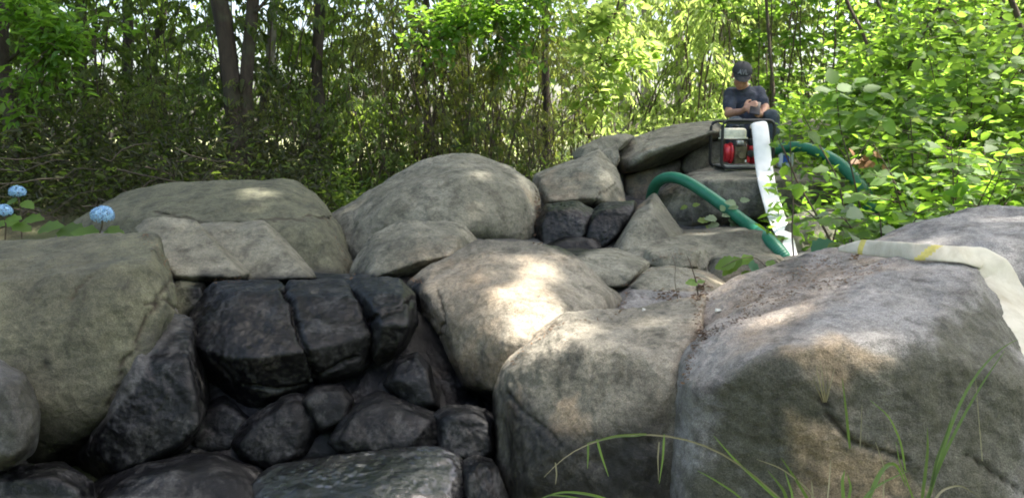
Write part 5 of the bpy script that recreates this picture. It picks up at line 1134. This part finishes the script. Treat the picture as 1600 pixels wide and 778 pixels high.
def fuse(name, bm, m, parent, vox=.006, it=4, wrinkle=0, seed=0):
    me = bpy.data.meshes.new(name); bm.to_mesh(me); bm.free(); t = bpy.data.objects.new('t', me); COL.objects.link(t)
    md = t.modifiers.new('r', 'REMESH'); md.mode = 'VOXEL'; md.voxel_size = vox
    if it: sm = t.modifiers.new('s', 'SMOOTH'); sm.iterations = it; sm.factor = .5
    dg = bpy.context.evaluated_depsgraph_get(); dg.update(); m2 = bpy.data.meshes.new_from_object(t.evaluated_get(dg)); bpy.data.objects.remove(t)
    m2.name = name; m2.materials.clear(); m2.materials.append(m)
    if wrinkle:
        co = np.zeros(len(m2.vertices)*3, np.float32); no = co.copy(); m2.vertices.foreach_get('co', co); m2.vertex_normals.foreach_get('vector', no); co = co.reshape(-1, 3); no = no.reshape(-1, 3)
        w_ = fbm(co*np.array([14, 14, 26.]), seed, 3)+.5*(1-np.abs(fbm(co*20, seed+9, 2))*2); co = co+no*(wrinkle*w_)[:, None]; m2.vertices.foreach_set('co', co.astype(np.float32).ravel())
    m2.polygons.foreach_set('use_smooth', [True]*len(m2.polygons)); m2.update()
    return link(name, m2, parent)
pel = P(1162, 226, 7.08)
per = empty('person', pel, 'person in dark shirt and cap sitting behind the pump, looking down at a tablet', 'person')
def J(px, py, d): return P(px, py, d)-pel
hipL, hipR = J(1150, 222, 7.02), J(1176, 222, 7.02); knL, knR = J(1148, 196, 6.60), J(1204, 184, 6.64); anL, anR = J(1146, 252, 6.64), J(1211, 246, 6.62)
waist, chest, neck, headc = J(1162, 196, 7.08), J(1163, 158, 7.02), J(1162, 139, 6.95), J(1158.5, 119, 6.84)
shL, shR = J(1142, 148, 7.0), J(1185, 146, 7.0); elL, elR = J(1138, 178, 6.86), J(1196, 170, 6.88); wrL, wrR = J(1160, 174, 6.66), J(1191, 180, 6.66)
hdL, hdR = J(1169, 168, 6.60), J(1184, 177, 6.60)
HR = Matrix.Rotation(rad(31), 3, 'X') @ Matrix.Rotation(rad(-12), 3, 'Z')      # head bowed forwards and turned a little
def H(x, y, z): return headc+HR @ Vector((x, y, z))
bm = bmesh.new()
capsule(bm, waist, chest, .105, .115); capsule(bm, chest, neck, .085, .05); capsule(bm, neck, H(0, .02, -.05), .050, .048); capsule(bm, (0, 0, 0), waist, .125, .105)
for s, e, w_ in ((shL, elL, wrL), (shR, elR, wrR)): capsule(bm, s, e, .046, .036); capsule(bm, e, w_, .037, .024); capsule(bm, chest, s, .06, .045)
for h_, k_, a_ in ((hipL, knL, anL), (hipR, knR, anR)): capsule(bm, h_, k_, .078, .052); capsule(bm, k_, a_, .050, .034); capsule(bm, a_, a_+Vector((0, -.14, -.05)), .036, .028)
# head: skull, jaw, cheeks, nose, lips, brow, ears
ell(bm, H(0, .01, .03), (.074, .092, .088), HR); ell(bm, H(0, -.022, -.040), (.056, .058, .066), HR); ell(bm, H(0, -.052, -.088), (.026, .022, .018), HR)
for s in (-1, 1): ell(bm, H(.036*s, -.050, -.026), (.024, .024, .022), HR, 3); ell(bm, H(.075*s, .012, -.008), (.010, .019, .030), HR, 3); ell(bm, H(.03*s, -.072, .022), (.024, .012, .008), HR, 3)
capsule(bm, H(0, -.078, .012), H(0, -.100, -.022), .008, .012); ell(bm, H(0, -.080, -.050), (.022, .010, .006), HR, 3); ell(bm, H(0, -.079, -.062), (.019, .010, .006), HR, 3)
# hands: palm, four bent fingers of unequal length, thumb from the side
def hand(bm, w_, c, fdir, ndir, flip):
    f = Vector(fdir).normalized(); nn = Vector(ndir).normalized(); s = f.cross(nn).normalized()*flip; nn = s.cross(f)*flip
    M3 = Matrix((s, f, nn)).transposed(); ell(bm, c, (.038, .044, .017), M3, 3); capsule(bm, w_, c-f*.02, .024, .022)
    for i, ln in enumerate((.058, .066, .062, .048)):
        a = c+s*(-.027+.018*i)+f*.036; j1 = a+f*ln*.45-nn*.006; j2 = j1+f*ln*.22-nn*ln*.34; j3 = j2-f*ln*.12-nn*ln*.30
        capsule(bm, a, j1, .0095, .009); capsule(bm, j1, j2, .009, .0082); capsule(bm, j2, j3, .0082, .0072)
    a = c-s*.034-f*.012; j1 = a-s*.022+f*.022-nn*.008; j2 = j1+f*.026-nn*.012; capsule(bm, a, j1, .012, .0105); capsule(bm, j1, j2, .0105, .009)
hand(bm, wrL, hdL, (1, -.35, .42), (-.1, -1, .35), 1); hand(bm, wrR, hdR, (-.55, -.25, .35), (.2, -1, .3), -1)
body = fuse('body', bm, SKIN, per, .0052, 3)
bm = bmesh.new()
capsule(bm, (0, 0, .02), waist, .135, .128); capsule(bm, waist, chest, .128, .135); capsule(bm, chest, (chest+neck)/2, .125, .085); capsule(bm, (chest+neck)/2, neck-Vector((0, 0, .012)), .085, .058)
for s, e in ((shL, elL), (shR, elR)): capsule(bm, chest+Vector((0, 0, .03)), s, .088, .062); capsule(bm, s, s+(e-s)*.66, .060, .057)
fuse('shirt', bm, SHIRT, per, .008, 3, .004, 4)
bm = bmesh.new(); capsule(bm, (-.03, 0, -.02), (.03, 0, -.02), .138, .138)
for h_, k_, a_ in ((hipL, knL, anL), (hipR, knR, anR)): capsule(bm, h_, k_, .098, .074); capsule(bm, k_, a_+(k_-a_)*.08, .072, .056)
fuse('trousers', bm, JEAN, per, .009, 3, .005, 8)
for a_ in (anL, anR):
    bm = bmesh.new(); capsule(bm, a_+Vector((0, .01, -.03)), a_+Vector((0, -.15, -.06)), .045, .036); fuse('shoe', bm, BOOT, per, .008, 3)
# cap with a stitched emblem
bm = bmesh.new(); bmesh.ops.create_uvsphere(bm, u_segments=32, v_segments=16, radius=1)
bmesh.ops.delete(bm, geom=[v for v in bm.verts if v.co.z < -.02], context='VERTS'); 
for v in bm.verts: v.co = HR @ Vector((v.co.x*.087, .012+v.co.y*.104, .036+(abs(v.co.z)**.8)*.082))+headc
cap = bmobj('cap', bm, CAPM, per)
sd_ = cap.modifiers.new('t', 'SOLIDIFY'); sd_.thickness = .004
bm = bmesh.new(); nseg = 16; ring = []
for t_ in range(nseg+1):
    a = math.pi*(1.12+.76*t_/nseg); ins = H(.086*math.cos(a), .012+.102*math.sin(a), .046); k_ = math.sin(math.pi*t_/nseg)**.55
    out = H(.084*math.cos(a)*1.0, .012+.102*math.sin(a)-.072*k_, .046-.022*k_-.010*abs(math.cos(a))); mid_ = (ins+out)/2+HR @ Vector((0, 0, .006*k_)); ring.append([bm.verts.new(v) for v in (ins, mid_, out)])
for i in range(nseg):
    for j in range(2): bm.faces.new((ring[i][j], ring[i+1][j], ring[i+1][j+1], ring[i][j+1]))
bmesh.ops.solidify(bm, geom=bm.faces[:], thickness=.004); bmobj('brim', bm, BRIM, cap)
bm = bmesh.new(); ell(bm, H(0, .012, .122), (.008, .008, .005), HR, 3); bmobj('button', bm, CAPM, cap)
fc = bpy.data.curves.new('f', 'FONT'); fc.body = 'AVL'; fc.size = .052; fc.extrude = .0015; fc.align_x = 'CENTER'; fc.offset = .0012
fo = bpy.data.objects.new('f', fc); COL.objects.link(fo); bpy.context.view_layer.update(); fm = bpy.data.meshes.new_from_object(fo.evaluated_get(bpy.context.evaluated_depsgraph_get())); bpy.data.objects.remove(fo)
for v in fm.vertices:                # wrap the lettering onto the front of the cap
    x, z = v.co.x, v.co.y+.056; a = x/.087; zz = max((z-.036)/.082, 0)**1.25; rr = math.sqrt(max(1-min(zz, .98)**2, 0))
    v.co = headc+HR @ Vector((.087*rr*math.sin(a)*1.02, .012-.104*rr*math.cos(a)-.003-v.co.z, z))
fm.materials.clear(); fm.materials.append(LET); link('lettering', fm, cap)
bm = bmesh.new(); ell(bm, H(0, .022, .015), (.079, .090, .050), HR, 4)
bmesh.ops.delete(bm, geom=[v for v in bm.verts if (HR.inverted() @ (v.co-headc)).y < .01], context='VERTS'); bmobj('hair', bm, HAIR, per)
for s in (-1, 1):
    bm = bmesh.new(); ell(bm, H(.030*s, -.074, .006), (.012, .007, .005), HR, 3); bmobj('eye', bm, DARK, per)
# device held in both hands
dc = J(1180, 169, 6.575); dev = empty('handheld_device', pel+dc, 'small black tablet held in the hands of the seated person', 'tablet'); RT3 = Matrix.Rotation(rad(-38), 3, 'X') @ Matrix.Rotation(rad(14), 3, 'Y')
bm = bmesh.new(); bm_box(bm, (0, 0, 0), (.085, .012, .14), .005, 2, RT3); bmobj('case', bm, DARK, dev)
bm = bmesh.new(); bm_box(bm, RT3 @ Vector((0, .0075, 0)), (.075, .002, .125), 0, rot=RT3); flatshade(bmobj('screen', bm, GLS, dev))
